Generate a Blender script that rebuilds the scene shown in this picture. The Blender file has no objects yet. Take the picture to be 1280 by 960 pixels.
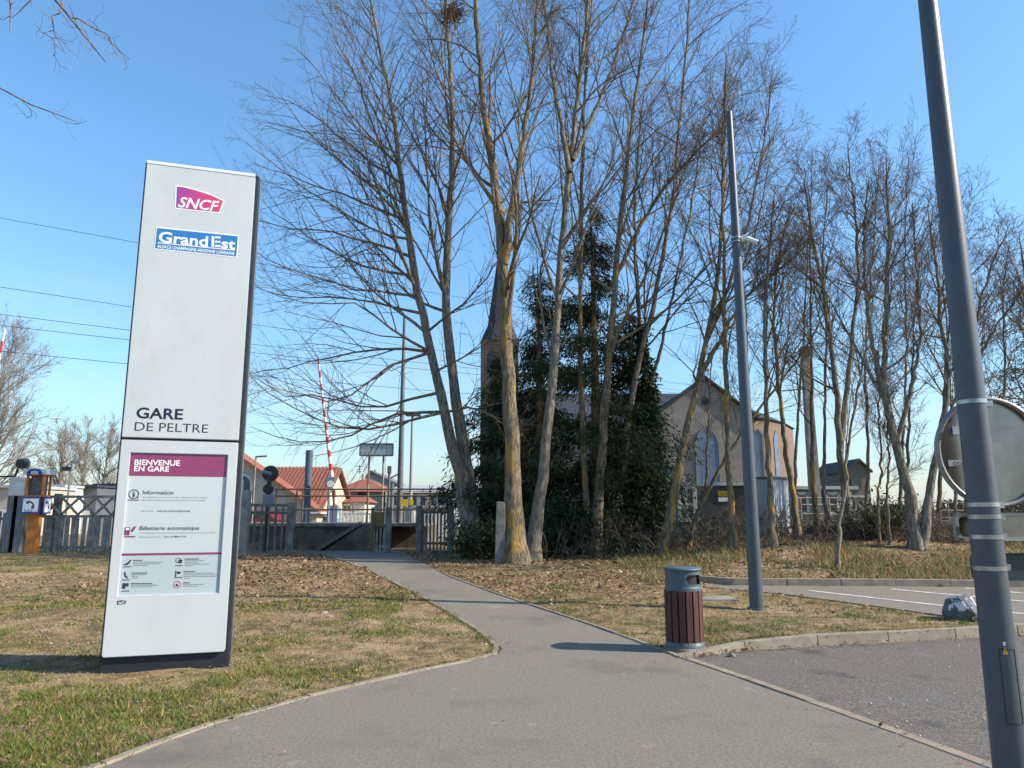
import bpy, bmesh, math, random
import numpy as np
from mathutils import Vector, Matrix

# ------------------------------------------------------------------ camera, sky, sun, exposure
F = 930.0; PITCH = math.radians(10.1); EYE = 1.55
sc = bpy.context.scene
cam_d = bpy.data.cameras.new('camera'); cam = bpy.data.objects.new('camera', cam_d)
sc.collection.objects.link(cam); sc.camera = cam
cam.location = (0, 0, EYE); cam.rotation_euler = (math.pi/2 + PITCH, 0, 0)
cam_d.sensor_width = 36; cam_d.lens = F/1280*36; cam_d.clip_start = .05; cam_d.clip_end = 3000
SUN_EL = math.radians(34); SUN_H = Vector((.987, -.16))
world = bpy.data.worlds.new('World'); sc.world = world; world.use_nodes = True
wn = world.node_tree.nodes; wl = world.node_tree.links
sky = wn.new('ShaderNodeTexSky'); sky.sky_type = 'NISHITA'; sky.sun_disc = False
sky.sun_elevation = SUN_EL; sky.sun_rotation = math.atan2(SUN_H.x, SUN_H.y)
sky.air_density = 1.5; sky.dust_density = .7; sky.ozone_density = 10; sky.altitude = 0
hs = wn.new('ShaderNodeHueSaturation'); hs.inputs['Hue'].default_value = .4945; hs.inputs['Saturation'].default_value = .98; hs.inputs['Value'].default_value = 1.06
wl.new(sky.outputs[0], hs.inputs['Color']); # thin cirrus low over the horizon
tcw = wn.new('ShaderNodeTexCoord'); mpw = wn.new('ShaderNodeMapping'); mpw.inputs['Scale'].default_value = (2.2, 2.2, 9); wl.new(tcw.outputs['Generated'], mpw.inputs[0])
nzw = wn.new('ShaderNodeTexNoise'); nzw.inputs['Scale'].default_value = 1.6; nzw.inputs['Detail'].default_value = 7; nzw.inputs['Roughness'].default_value = .6; nzw.inputs['Distortion'].default_value = .4; wl.new(mpw.outputs[0], nzw.inputs['Vector'])
mrw = wn.new('ShaderNodeMapRange'); mrw.inputs[1].default_value = .42; mrw.inputs[2].default_value = .78; mrw.inputs[4].default_value = .55; wl.new(nzw.outputs[0], mrw.inputs[0])
spw = wn.new('ShaderNodeSeparateXYZ'); wl.new(tcw.outputs['Generated'], spw.inputs[0])
mzw = wn.new('ShaderNodeMapRange'); mzw.interpolation_type = 'SMOOTHSTEP'; mzw.inputs[1].default_value = .36; mzw.inputs[2].default_value = .04; wl.new(spw.outputs[2], mzw.inputs[0])
muw = wn.new('ShaderNodeMath'); muw.operation = 'MULTIPLY'; wl.new(mrw.outputs[0], muw.inputs[0]); wl.new(mzw.outputs[0], muw.inputs[1])
mxw = wn.new('ShaderNodeMix'); mxw.data_type = 'RGBA'; wl.new(muw.outputs[0], mxw.inputs[0]); wl.new(hs.outputs[0], mxw.inputs[6]); mxw.inputs[7].default_value = (3.7, 3.95, 4.2, 1)
wl.new(mxw.outputs[2], wn['Background'].inputs[0]); wn['Background'].inputs[1].default_value = .14
sun_d = bpy.data.lights.new('sun', 'SUN'); sun_d.energy = 5.0; sun_d.angle = math.radians(.53); sun_d.color = (1, .90, .76)
sun = bpy.data.objects.new('sun', sun_d); sc.collection.objects.link(sun)
h = SUN_H.normalized()*math.cos(SUN_EL)
sun.rotation_euler = Vector((h.x, h.y, math.sin(SUN_EL))).to_track_quat('Z', 'Y').to_euler(); sun.location = (20, -5, 30)
sc.view_settings.view_transform = 'Standard'; sc.view_settings.look = 'None'
sc.view_settings.gamma = 1; sc.view_settings.exposure = 0.72
sc.render.engine = 'CYCLES'; sc.cycles.max_bounces = 6; sc.cycles.transparent_max_bounces = 6

# ------------------------------------------------------------------ helpers
rnd = random.Random(7); RG = np.random.default_rng(11); PI = math.pi
col = sc.collection
def ray(x, y):
    a = (x-640)/F; b = (480-y)/F
    return Vector((a, math.cos(PITCH)-b*math.sin(PITCH), math.sin(PITCH)+b*math.cos(PITCH)))
def at(x, y, Y):
    d = ray(x, y); t = Y/d.y
    return Vector((d.x*t, Y, EYE+d.z*t))
def sst(a, b, x):
    t = np.clip((np.asarray(x, float)-a)/(b-a), 0, 1); return t*t*(3-2*t)
def G(x, y):
    return .5*sst(7, 21, y)+.45*sst(14.6, 19, y)*sst(3, 7, x)
def gnd(x, y):
    d = ray(x, y); t = .5
    while t < 400:
        p = Vector((d.x*t, d.y*t, EYE+d.z*t))
        if p.z <= float(G(p.x, p.y)): return p
        t += .01
    return p
def Gf(x, y): return float(G(x, y))

ORG = {}
def link(o, parent=None):
    col.objects.link(o)
    if parent is not None: o.parent = parent
    return o
def tag(o, label=None, cat=None, group=None, kind=None):
    if label: o['label'] = label
    if cat: o['category'] = cat
    if group: o['group'] = group
    if kind: o['kind'] = kind
    return o
def thing(name, loc, label=None, cat=None, group=None, kind=None):
    o = bpy.data.objects.new(name, None); o.empty_display_size = .2; link(o); o.location = loc
    ORG[o] = Vector(loc); return tag(o, label, cat, group, kind)
def fast(name, V, Q, mat, parent=None, smooth=False, colr=None):
    """one mesh from arrays: V (n,3), Q (m,k) with constant k"""
    V = np.asarray(V, float); Q = np.asarray(Q, np.int32)
    if parent is not None: V = V-np.array(ORG[parent])
    me = bpy.data.meshes.new(name); k = Q.shape[1]
    me.vertices.add(len(V)); me.vertices.foreach_set('co', V.astype(np.float32).ravel())
    me.loops.add(Q.size); me.loops.foreach_set('vertex_index', Q.ravel())
    me.polygons.add(len(Q)); me.polygons.foreach_set('loop_start', np.arange(0, Q.size, k, dtype=np.int32))
    if smooth: me.polygons.foreach_set('use_smooth', np.ones(len(Q), bool))
    me.update(calc_edges=True)
    if colr is not None:
        a = me.color_attributes.new('col', 'FLOAT_COLOR', 'POINT')
        c = np.ones((len(V), 4), np.float32); c[:, :3] = colr; a.data.foreach_set('color', c.ravel())
    me.materials.append(mat)
    o = bpy.data.objects.new(name, me); link(o, parent)
    if parent is not None: ORG[o] = ORG[parent]
    else: ORG[o] = Vector((0, 0, 0))
    return o
class MB:
    """collects shapes, builds them as one mesh object"""
    def __init__(s, M=None): s.v = []; s.f = []; s.M = M; s.sm = []
    def add(s, vs, fs, smooth=False):
        n = len(s.v)
        for p in vs:
            p = Vector(p); s.v.append(tuple(s.M @ p) if s.M else tuple(p))
        for f in fs: s.f.append([n+i for i in f]); s.sm.append(smooth)
        return s
    def box(s, a, b):
        x0, y0, z0 = a; x1, y1, z1 = b
        return s.add([(x0,y0,z0),(x1,y0,z0),(x1,y1,z0),(x0,y1,z0),(x0,y0,z1),(x1,y0,z1),(x1,y1,z1),(x0,y1,z1)],
                     [(0,3,2,1),(4,5,6,7),(0,1,5,4),(1,2,6,5),(2,3,7,6),(3,0,4,7)])
    def cbox(s, c, d): return s.box([c[i]-d[i]/2 for i in range(3)], [c[i]+d[i]/2 for i in range(3)])
    def bar(s, p, q, w, h=None):
        """square bar from p to q"""
        p = Vector(p); q = Vector(q); h = h or w; t = (q-p).normalized()
        u = t.cross(Vector((0,0,1)));
        if u.length < 1e-3: u = Vector((1,0,0))
        u.normalize(); v = u.cross(t)
        vs = []
        for c in (p, q):
            for a, b in ((-1,-1),(1,-1),(1,1),(-1,1)): vs.append(c+u*a*w/2+v*b*h/2)
        return s.add(vs, [(3,2,1,0),(4,5,6,7),(0,1,5,4),(1,2,6,5),(2,3,7,6),(3,0,4,7)])
    def cyl(s, p, q, r0, r1=None, n=12, caps=True):
        p = Vector(p); q = Vector(q); r1 = r0 if r1 is None else r1; t = (q-p).normalized()
        u = t.cross(Vector((0,0,1)))
        if u.length < 1e-3: u = Vector((1,0,0))
        u.normalize(); v = t.cross(u); vs = []
        for c, r in ((p, r0), (q, r1)):
            for i in range(n): a = 2*PI*i/n; vs.append(c+u*math.cos(a)*r+v*math.sin(a)*r)
        s.add(vs, [(i, (i+1) % n, n+(i+1) % n, n+i) for i in range(n)], True)
        if caps: s.add(vs, [tuple(range(n-1, -1, -1)), tuple(range(n, 2*n))])
        return s
    def tube(s, pts, r, n=6):
        for a, b in zip(pts[:-1], pts[1:]): s.cyl(a, b, r, n=n)
        return s
    def lathe(s, prof, c, n=32):
        vs = []
        for r, z in prof:
            for i in range(n): a = 2*PI*i/n; vs.append((c[0]+r*math.cos(a), c[1]+r*math.sin(a), c[2]+z))
        return s.add(vs, [(k*n+i, k*n+(i+1) % n, (k+1)*n+(i+1) % n, (k+1)*n+i) for k in range(len(prof)-1) for i in range(n)], True)
    def prism(s, poly, d):
        """poly: list of 3d points (planar), extruded by vector d"""
        n = len(poly); d = Vector(d); vs = [Vector(p) for p in poly]+[Vector(p)+d for p in poly]
        return s.add(vs, [tuple(range(n)), tuple(range(2*n-1, n-1, -1))]+[(i, n+i, n+(i+1) % n, (i+1) % n) for i in range(n)])
    def build(s, name, mat, parent=None, bevel=0, fixn=True):
        o0 = ORG[parent] if parent is not None else Vector((0,0,0))
        me = bpy.data.meshes.new(name); me.from_pydata([tuple(Vector(p)-o0) for p in s.v], [], s.f)
        me.polygons.foreach_set('use_smooth', s.sm)
        if fixn:
            bm = bmesh.new(); bm.from_mesh(me); bmesh.ops.recalc_face_normals(bm, faces=bm.faces)
            if bevel: bmesh.ops.bevel(bm, geom=[e for e in bm.edges if e.calc_face_angle(0) > .6], offset=bevel, segments=2, affect='EDGES', profile=.6)
            bm.to_mesh(me); bm.free()
        me.materials.append(mat); o = bpy.data.objects.new(name, me); link(o, parent)
        ORG[o] = o0; return o
def part(name, mat, parent, fn, M=None, bevel=0):
    m = MB(M); fn(m); return m.build(name, mat, parent, bevel)

def mat(name, c1, c2=None, scale=4, rough=.75, bump=0, bscale=None, c3=None, s3=1, t3=(.55,.7), metal=0, coat=0, detail=6, spec=.4, t2=(.35,.65), pos=False, stretch=None, c4=None, s4=.5, t4=(.5,.7)):
    m = bpy.data.materials.new(name); m.use_nodes = True; N = m.node_tree.nodes; L = m.node_tree.links
    b = N['Principled BSDF']; b.inputs['Roughness'].default_value = rough; b.inputs['Metallic'].default_value = metal
    b.inputs['Coat Weight'].default_value = coat; b.inputs['Coat Roughness'].default_value = .08; b.inputs['Specular IOR Level'].default_value = spec
    b.inputs['Base Color'].default_value = (*c1, 1)
    if pos: src = N.new('ShaderNodeNewGeometry').outputs['Position']
    else: src = N.new('ShaderNodeTexCoord').outputs['Object']
    if stretch:
        mp = N.new('ShaderNodeMapping'); mp.inputs['Scale'].default_value = stretch; L.new(src, mp.inputs[0]); src = mp.outputs[0]
    def noise(s, d=detail):
        n = N.new('ShaderNodeTexNoise'); n.inputs['Scale'].default_value = s; n.inputs['Detail'].default_value = d
        n.inputs['Roughness'].default_value = .62; L.new(src, n.inputs['Vector']); return n.outputs[0]
    def mixc(fac, a, bcol):
        x = N.new('ShaderNodeMix'); x.data_type = 'RGBA'; L.new(fac, x.inputs[0])
        for i, c in ((6, a), (7, bcol)):
            if isinstance(c, tuple): x.inputs[i].default_value = (*c, 1)
            else: L.new(c, x.inputs[i])
        return x.outputs[2]
    def ramp(f, lo, hi):
        r = N.new('ShaderNodeMapRange'); r.interpolation_type = 'SMOOTHSTEP'; r.inputs[1].default_value = lo; r.inputs[2].default_value = hi; L.new(f, r.inputs[0]); return r.outputs[0]
    c = c1
    if c2: c = mixc(ramp(noise(scale), *t2), c1, c2); 
    if c3: c = mixc(ramp(noise(s3), *t3), c, c3)
    if c4: c = mixc(ramp(noise(s4), *t4), c, c4)
    if c2 or c3: L.new(c, b.inputs['Base Color'])
    if bump:
        bp = N.new('ShaderNodeBump'); bp.inputs['Strength'].default_value = 1; bp.inputs['Distance'].default_value = bump
        L.new(noise(bscale or scale*3, 8), bp.inputs['Height']); L.new(bp.outputs[0], b.inputs['Normal'])
    return m
def leafmat(name, rough=.6, trans=.25):
    m = bpy.data.materials.new(name); m.use_nodes = True; N = m.node_tree.nodes; L = m.node_tree.links
    b = N['Principled BSDF']; b.inputs['Roughness'].default_value = rough; b.inputs['Specular IOR Level'].default_value = .25
    a = N.new('ShaderNodeVertexColor'); a.layer_name = 'col'; L.new(a.outputs[0], b.inputs['Base Color'])
    t = N.new('ShaderNodeBsdfTranslucent'); L.new(a.outputs[0], t.inputs[0])
    x = N.new('ShaderNodeMixShader'); x.inputs[0].default_value = trans
    L.new(b.outputs[0], x.inputs[1]); L.new(t.outputs[0], x.inputs[2]); L.new(x.outputs[0], N['Material Output'].inputs[0]); return m
def plain(name, c, rough=.6, metal=0, coat=0, spec=.4): return mat(name, c, rough=rough, metal=metal, coat=coat, spec=spec)

MT = {}
MT['ground'] = mat('ground', (.27,.19,.10), (.105,.09,.04), scale=4.5, c3=(.33,.24,.145), s3=.9, t3=(.48,.66), rough=.95, bump=.02, bscale=24, pos=True, spec=.1, detail=9)
MT['asphalt'] = mat('asphalt', (.15,.132,.107), (.235,.205,.165), scale=38, t2=(.3,.7), c4=(.29,.25,.195), s4=2.6, t4=(.62,.75), c3=(.135,.12,.10), s3=.7, t3=(.5,.72), rough=.92, bump=.006, bscale=110, pos=True, spec=.2, detail=10)
MT['asphalt_dark'] = mat('asphalt_dark', (.095,.084,.072), (.26,.23,.195), scale=70, c3=(.15,.14,.13), s3=1.1, rough=.93, bump=.008, bscale=90, pos=True, spec=.2, t2=(.42,.72), detail=4, c4=(.075,.068,.06), s4=.8, t4=(.56,.7))
MT['paint_line'] = mat('paint_line', (.62,.61,.58), (.33,.32,.3), scale=9, rough=.8, pos=True)
MT['kerb'] = mat('kerb_concrete', (.30,.25,.19), (.22,.185,.14), scale=5, c3=(.19,.17,.13), s3=2.5, t3=(.6,.75), rough=.9, bump=.004, bscale=60, pos=True, spec=.15)
MT['concrete'] = mat('concrete', (.30,.27,.235), (.2,.18,.155), scale=3, c3=(.12,.11,.09), s3=1.5, t3=(.55,.7), rough=.9, bump=.006, bscale=30, pos=True, spec=.15)
MT['concrete_old'] = mat('concrete_old', (.24,.225,.2), (.13,.125,.11), scale=4, c3=(.2,.17,.07), s3=5, t3=(.6,.72), rough=.93, bump=.01, bscale=35, pos=True, spec=.1)
MT['wall_stain'] = mat('wall_stain', (.17,.15,.12), (.075,.068,.055), scale=1.2, c3=(.25,.21,.15), s3=2.4, t3=(.6,.75), rough=.93, bump=.01, bscale=15, pos=True, spec=.1)
MT['bark'] = mat('bark', (.255,.205,.138), (.105,.084,.058), scale=11, c3=(.38,.235,.06), s3=2.6, t3=(.52,.66), rough=.95, bump=.06, bscale=15, pos=True, spec=.1, stretch=(1.5,1.5,.4))
MT['bark_grey'] = mat('bark_grey', (.29,.25,.195), (.12,.102,.08), scale=11, c3=(.33,.23,.08), s3=2.2, t3=(.57,.7), rough=.95, bump=.06, bscale=15, pos=True, spec=.1, stretch=(1.5,1.5,.4))
MT['twig'] = mat('twig', (.165,.135,.098), (.10,.082,.062), scale=1.2, c3=(.235,.165,.06), s3=1.4, t3=(.55,.68), rough=.9, pos=True, spec=.15, detail=3)
MT['twig_brown'] = mat('twig_brown', (.15,.122,.092), (.095,.078,.06), scale=1.2, c3=(.17,.125,.06), s3=1.4, rough=.9, pos=True, spec=.15, detail=3)
MT['twig_pale'] = mat('twig_pale', (.27,.23,.19), (.2,.17,.135), scale=1, rough=.9, pos=True)
MT['leaf'] = leafmat('leaf'); MT['grass'] = leafmat('grass', .7, .3); MT['litter'] = leafmat('litter', .8, .1)

# totem
MT['white_enamel'] = mat('white_enamel', (.52,.55,.55), (.48,.51,.51), scale=1.6, c3=(.36,.36,.34), s3=34, t3=(.70,.78), c4=(.46,.475,.46), s4=2.2, t4=(.5,.75), stretch=(1,1,.45), rough=.38, coat=.15, spec=.4)
MT['totem_dark'] = mat('totem_dark', (.014,.017,.024), (.022,.025,.03), scale=3, rough=.5)
MT['alu'] = mat('aluminium', (.5,.5,.49), (.42,.42,.41), scale=8, rough=.38, metal=.9)
MT['poster'] = mat('poster_paper', (.47,.535,.545), rough=.5, coat=.6)
MT['poster_low'] = mat('poster_lower', (.40,.475,.50), rough=.5, coat=.6)
MT['plum'] = mat('plum_print', (.25,.032,.12), (.21,.03,.11), scale=9, rough=.45, coat=.6)
MT['ink_navy'] = plain('ink_navy', (.012,.014,.035), .5); MT['ink_dark'] = plain('ink_dark', (.03,.035,.045), .5)
MT['ink_grey'] = plain('ink_grey', (.24,.27,.29), .5); MT['ink_mid'] = plain('ink_mid', (.07,.08,.095), .5); MT['ink_white'] = plain('ink_white', (.8,.8,.79), .5); MT['ink_blue'] = plain('ink_blue', (.025,.17,.44), .45)
MT['ink_red'] = plain('ink_red', (.45,.04,.06), .5)

# ------------------------------------------------------------------ paved outlines (ground points)
def gl(pts): return [gnd(*p) for p in pts]
path_left = gl([(-260,1075),(120,962),(250,911),(400,868),(500,845),(560,832),(603,824),(622,818),(627,811),(619,801),(600,787),(560,762),(515,738),(470,716),(435,702),(405,694)])
path_left_end = gl([(380,692.5),(300,695)])
path_far = gl([(300,687),(400,686.5),(470,687.5),(500,689)])
path_right = gl([(521,700),(545,712),(562,721),(610,739),(663,757),(729,778),(790,800),(850,822.5)])
kerb_line = gl([(850,822.5),(905,841),(960,860),(1100,910),(1240,962),(1420,1030)])
isl_front = gl([(850,823),(878,819),(905,815),(935,812),(985,809),(1060,805),(1140,801),(1230,796),(1290,792),(1370,787)])
park_near = gl([(880,733.5),(915,736),(945,738.5),(1010,746.5),(1090,757),(1190,771),(1240,777.5),(1310,784),(1370,787)])
park_far = gl([(880,731),(960,731.6),(1100,732.5),(1215,733.4),(1320,734.2),(1500,735.5),(1900,738)])
XY = lambda L: [(p.x, p.y) for p in L]
poly_path = XY(path_left)+XY(path_left_end)+XY(path_far)+XY(path_right)+XY(kerb_line)[1:]+[(1.9, 2.0), (-3.0, 2.0)]
e = isl_front[-1]
poly_road = XY(kerb_line)[::-1]+XY(isl_front)[1:]+[(30, e.y-.4), (30, 2.0), (2.6, 2.0)]
far_e = park_far[-1]
poly_park = XY(park_near)+[(30, e.y-.4), (30, far_e.y)]+XY(park_far)[::-1]
poly_isl = XY(isl_front)+XY(park_near)[::-1]
def inpoly(x, y, poly):
    x = np.asarray(x, float); y = np.asarray(y, float); r = np.zeros(x.shape, bool); n = len(poly)
    for i in range(n):
        x0, y0 = poly[i]; x1, y1 = poly[(i+1) % n]
        if y0 == y1: continue
        c = ((y0 > y) != (y1 > y)) & (x < (x1-x0)*(y-y0)/(y1-y0)+x0); r ^= c
    return r
def raise_isl(x, y):
    c = isl_front[0]
    return .10*sst(c.x+.15, c.x+1.3, x)*(1-sst(9.6, 10.9, y))*inpoly(x, y, poly_isl)
def vnoise(x, y, s, seed=0):
    g = np.random.default_rng(seed).random((64, 64)); x = np.asarray(x)*s; y = np.asarray(y)*s
    xi = np.floor(x).astype(int); yi = np.floor(y).astype(int); fx = x-xi; fy = y-yi
    fx = fx*fx*(3-2*fx); fy = fy*fy*(3-2*fy); q = lambda a, b: g[(xi+a) % 64, (yi+b) % 64]
    return (q(0,0)*(1-fx)+q(1,0)*fx)*(1-fy)+(q(0,1)*(1-fx)+q(1,1)*fx)*fy
def paved(x, y): return inpoly(x, y, poly_path)|inpoly(x, y, poly_road)|inpoly(x, y, poly_park)
SEGS = [(a, b) for pl in (poly_path, poly_road, poly_park) for a, b in zip(pl, pl[1:]+pl[:1])]
def edge_dist(x, y):
    d = np.full(np.shape(x), 9.0)
    for (x0, y0), (x1, y1) in SEGS:
        dx, dy = x1-x0, y1-y0; L2 = dx*dx+dy*dy+1e-9; t = np.clip(((x-x0)*dx+(y-y0)*dy)/L2, 0, 1)
        d = np.minimum(d, (x-x0-t*dx)**2+(y-y0-t*dy)**2)
    return np.sqrt(d)
def surf(x, y):
    """height of the planted ground"""
    x = np.asarray(x, float); y = np.asarray(y, float)
    b = (vnoise(x, y, 1.1, 1)-.5)*.05+(vnoise(x, y, 4.5, 2)-.5)*.03+(vnoise(x, y, .35, 3)-.5)*.07*sst(14, 19, y)
    d = edge_dist(x, y); b = b*sst(.1, .6, d)-.022*(1-sst(.02, .3, d))
    return G(x, y)+b+raise_isl(x, y)+.012
# ground: one sheet to the horizon
def axis(lo, hi, step, far):
    a = list(np.arange(lo, hi+step/2, step)); s = step; v = hi
    while v < far: s *= 1.35; v += s; a.append(v)
    s = step; v = lo; pre = []
    while v > -far: s *= 1.35; v -= s; pre.append(v)
    return np.array(pre[::-1]+a)
gx = axis(-13, 13, .09, 900); gy = axis(2.5, 24, .08, 900)
XX, YY = np.meshgrid(gx, gy, indexing='ij')
ZZ = surf(XX, YY); pv = paved(XX, YY)
kd = np.full(XX.shape, 9.0)
for (x0, y0), (x1, y1) in zip(XY(isl_front)[:-1], XY(isl_front)[1:]):
    dx, dy = x1-x0, y1-y0; tt = np.clip(((XX-x0)*dx+(YY-y0)*dy)/(dx*dx+dy*dy), 0, 1); kd = np.minimum(kd, np.hypot(XX-x0-tt*dx, YY-y0-tt*dy))
pv |= kd < .10
ZZ = np.where(pv, G(XX, YY)-.06, ZZ)
nx, ny = len(gx), len(gy); ii, jj = np.meshgrid(np.arange(nx-1), np.arange(ny-1), indexing='ij'); a = (ii*ny+jj).ravel()
o = fast('ground', np.stack([XX, YY, ZZ], -1).reshape(-1, 3), np.stack([a, a+ny, a+ny+1, a+1], 1), MT['ground'], smooth=True)
tag(o, kind='structure')
def sheet(name, poly, m, dz):
    bm = bmesh.new(); vs = [bm.verts.new((x, y, 0)) for x, y in poly]; 
    es = [bm.edges.new((vs[i], vs[(i+1) % len(vs)])) for i in range(len(vs))]
    bmesh.ops.triangle_fill(bm, use_beauty=True, edges=es)
    for k in range(4, 52):
        bmesh.ops.bisect_plane(bm, geom=bm.verts[:]+bm.edges[:]+bm.faces[:], plane_co=(0, k*.5, 0), plane_no=(0, 1, 0))
    for v in bm.verts: v.co.z = .5*float(sst(7, 21, v.co.y))+dz
    bmesh.ops.recalc_face_normals(bm, faces=bm.faces)
    for f in bm.faces:
        if f.normal.z < 0: f.normal_flip()
    me = bpy.data.meshes.new(name); bm.to_mesh(me); bm.free(); me.materials.append(m)
    o = bpy.data.objects.new(name, me); link(o); return tag(o, kind='structure')
sheet('footpath', poly_path, MT['asphalt'], 0.0)
sheet('access_road', poly_road, MT['asphalt_dark'], -.008)
sheet('parking_road', poly_park, MT['asphalt'], -.004)
def gz(x, y): return .5*float(sst(7, 21, y))
def polyline_walk(L, step):
    P = [Vector((p.x, p.y)) for p in L]; out = [P[0]]; acc = 0
    for a, b in zip(P[:-1], P[1:]):
        d = (b-a).length; t = step-acc
        while t <= d: out.append(a+(b-a)*(t/d)); t += step
        acc = (acc+d) % step
    if (out[-1]-P[-1]).length > step*.3: out.append(P[-1])
    return out
def kerb(name, L, step, w, side, top, label=None, mt='kerb', gap=.008, under=.12, topfn=None):
    """a run of stones; side=+1 puts the width left of travel"""
    pts = polyline_walk(L, step)
    root = thing(name, (pts[0].x, pts[0].y, gz(0, pts[0].y)), kind='structure')
    nrm = []
    for i in range(len(pts)):
        t = (pts[min(i+1, len(pts)-1)]-pts[max(i-1, 0)]).normalized(); nrm.append(Vector((-t.y, t.x))*side)
    for i in range(len(pts)-1):
        a, b = pts[i], pts[i+1]; t = (b-a).normalized(); a2 = a+t*gap/2; b2 = b-t*gap/2
        vs = []
        dz = rnd.uniform(-.004, .004); sh = rnd.uniform(-.004, .004)
        for lvl in (0, 1):
            for p, n, k in ((a2, nrm[i], 0), (b2, nrm[i+1], 0), (b2, nrm[i+1], 1), (a2, nrm[i], 1)):
                q = p+n*(w*k+sh+(.012 if (lvl and not k and top > .05) else 0))
                tp = topfn(p.x) if topfn else top
                vs.append((q.x, q.y, gz(0, p.y)+(tp+dz if lvl else -under)))
        MB().add(vs, [(0,1,2,3),(4,5,6,7),(0,1,5,4),(1,2,6,5),(2,3,7,6),(3,0,4,7)]).build('kerb_stone', MT[mt], root, bevel=.008 if step > .3 else 0)
    return root
c0 = isl_front[0]
kerb('island_kerb', isl_front, .98, .13, 1, .1, topfn=lambda x: .02+.10*float(sst(c0.x+.15, c0.x+1.3, x)))
kerb('far_kerb', [gnd(866,727)]+park_far, 1.0, .13, 1, .12)
kerb('lawn_edging', path_left, .5, .07, 1, .014, gap=.004)
kerb('bank_edging', path_right[1:], .5, .06, 1, .018)
kerb('road_edging', kerb_line, 1.0, .10, 1, .010, under=.05)
kerb('parking_edging', park_near[1:], 1.0, .06, -1, .014)
def mark(p, q, w):
    a, b = gnd(*p), gnd(*q); t = (b-a).to_2d().normalized(); n = Vector((-t.y, t.x))*w/2; vs = []; m = 8
    for i in range(m+1):
        c = a.to_2d().lerp(b.to_2d(), i/m)
        for s in (-1, 1): c2 = c+n*s; vs.append((c2.x, c2.y, gz(0, c2.y)+.002))
    o = MB().add(vs, [(2*i, 2*i+1, 2*i+3, 2*i+2) for i in range(m)]).build('bay_line', MT['paint_line'], bays); return o
bays = thing('bay_markings', (7, 13, .2), kind='structure')
mark((1012,738.3), (1215,761), .1); mark((1240,763.5), (1330,772), .1); mark((1113,736.3), (1300,753.5), .1); mark((1207,735.2), (1400,752), .1)

# ------------------------------------------------------------------ station totem
TA = math.radians(17.4); TC = Vector((-3.49, 7.85, 0)); TU = Vector((math.cos(TA), math.sin(TA), 0)); TN = Vector((math.sin(TA), -math.cos(TA), 0))
TM = Matrix(((TU.x, TN.x, 0, TC.x), (TU.y, TN.y, 0, TC.y), (0, 0, 1, 0), (0, 0, 0, 1)))     # local (u, toward viewer, z)
def tuv(x, y):
    d = ray(x, y); t = (TC.x*TN.x+TC.y*TN.y)/(d.x*TN.x+d.y*TN.y); p = d*t+Vector((0, 0, EYE))
    return ((p-TC).dot(TU), p.z)
totem = thing('station_totem', TC, 'tall white station totem sign on dark base standing in the lawn', 'sign')
part('body', MT['totem_dark'], totem, lambda m: m.box((-.6, -.34, -.1), (.605, -.055, 5.44)), TM, .01)
part('edge_trim', MT['alu'], totem, lambda m: m.box((.606, -.335, .02), (.616, -.27, 5.42)), TM)
def rrect(u0, z0, u1, z1, r, n=5, corners=(1,1,1,1)):
    P = []
    for (cx, cz, a0, k) in ((u1-r, z0+r, -PI/2, 0), (u1-r, z1-r, 0, 1), (u0+r, z1-r, PI/2, 2), (u0+r, z0+r, PI, 3)):
        if corners[k]:
            for i in range(n+1): a = a0+PI/2*i/n; P.append((cx+r*math.cos(a), cz+r*math.sin(a)))
        else: P.append([(u1, z0), (u1, z1), (u0, z1), (u0, z0)][k])
    return P
def flat_plate(name, outer, inner, d0, d1, m, parent, bev=.006):
    bm = bmesh.new(); es = []
    for loop in [outer]+([inner] if inner else []):
        vs = [bm.verts.new((u, d1, z)) for u, z in loop]
        es += [bm.edges.new((vs[i], vs[(i+1) % len(vs)])) for i in range(len(vs))]
    bmesh.ops.triangle_fill(bm, use_beauty=True, edges=es)
    r = bmesh.ops.extrude_face_region(bm, geom=bm.faces[:]); 
    for v in [g for g in r['geom'] if isinstance(g, bmesh.types.BMVert)]: v.co.y = d0
    bmesh.ops.recalc_face_normals(bm, faces=bm.faces)
    if bev: bmesh.ops.bevel(bm, geom=[ed for ed in bm.edges if ed.calc_face_angle(0) > .9], offset=bev, segments=2, affect='EDGES')
    bm.transform(Matrix.Translation(-ORG[parent]) @ TM); me = bpy.data.meshes.new(name); bm.to_mesh(me); bm.free(); me.materials.append(m)
    o = bpy.data.objects.new(name, me); link(o, parent); ORG[o] = ORG[parent]; return o
upper = flat_plate('upper_panel', [(-.578,2.36),(.562,2.36),(.562,5.40),(-.578,5.40)], None, -.054, 0, MT['white_enamel'], totem)
# rounded cap curling back over the top
def topcap(m):
    n = 8; vs = []
    for i in range(n+1):
        a = PI/2*i/n; 
        for u in (-.578, .562): vs.append((u, -.075+.075*math.cos(a), 5.402+.062*math.sin(a)))
    for u in (-.578, .562): vs.append((u, -.2, 5.464))
    m.add(vs, [(2*i, 2*i+1, 2*i+3, 2*i+2) for i in range(n+1)], True)
part('top_cap', MT['white_enamel'], totem, topcap, TM)
lower = flat_plate('lower_panel', rrect(-.578, .18, .562, 2.335, .03, corners=(1,0,0,1)), [(-.481,.768),(.463,.768),(.463,2.2),(-.481,2.2)], -.054, 0, MT['white_enamel'], totem)
poster = flat_plate('poster', [(-.485,.764),(.467,.764),(.467,2.204),(-.485,2.204)], None, -.05, -.02, MT['poster'], totem, 0)
def quad(name, pts, d, m, parent, th=.0015):
    return part(name, m, parent, lambda mb: mb.prism([(u, d, z) for u, z in pts], (0, th, 0)), TM)
hz = tuv(205, 595)[1]
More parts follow.
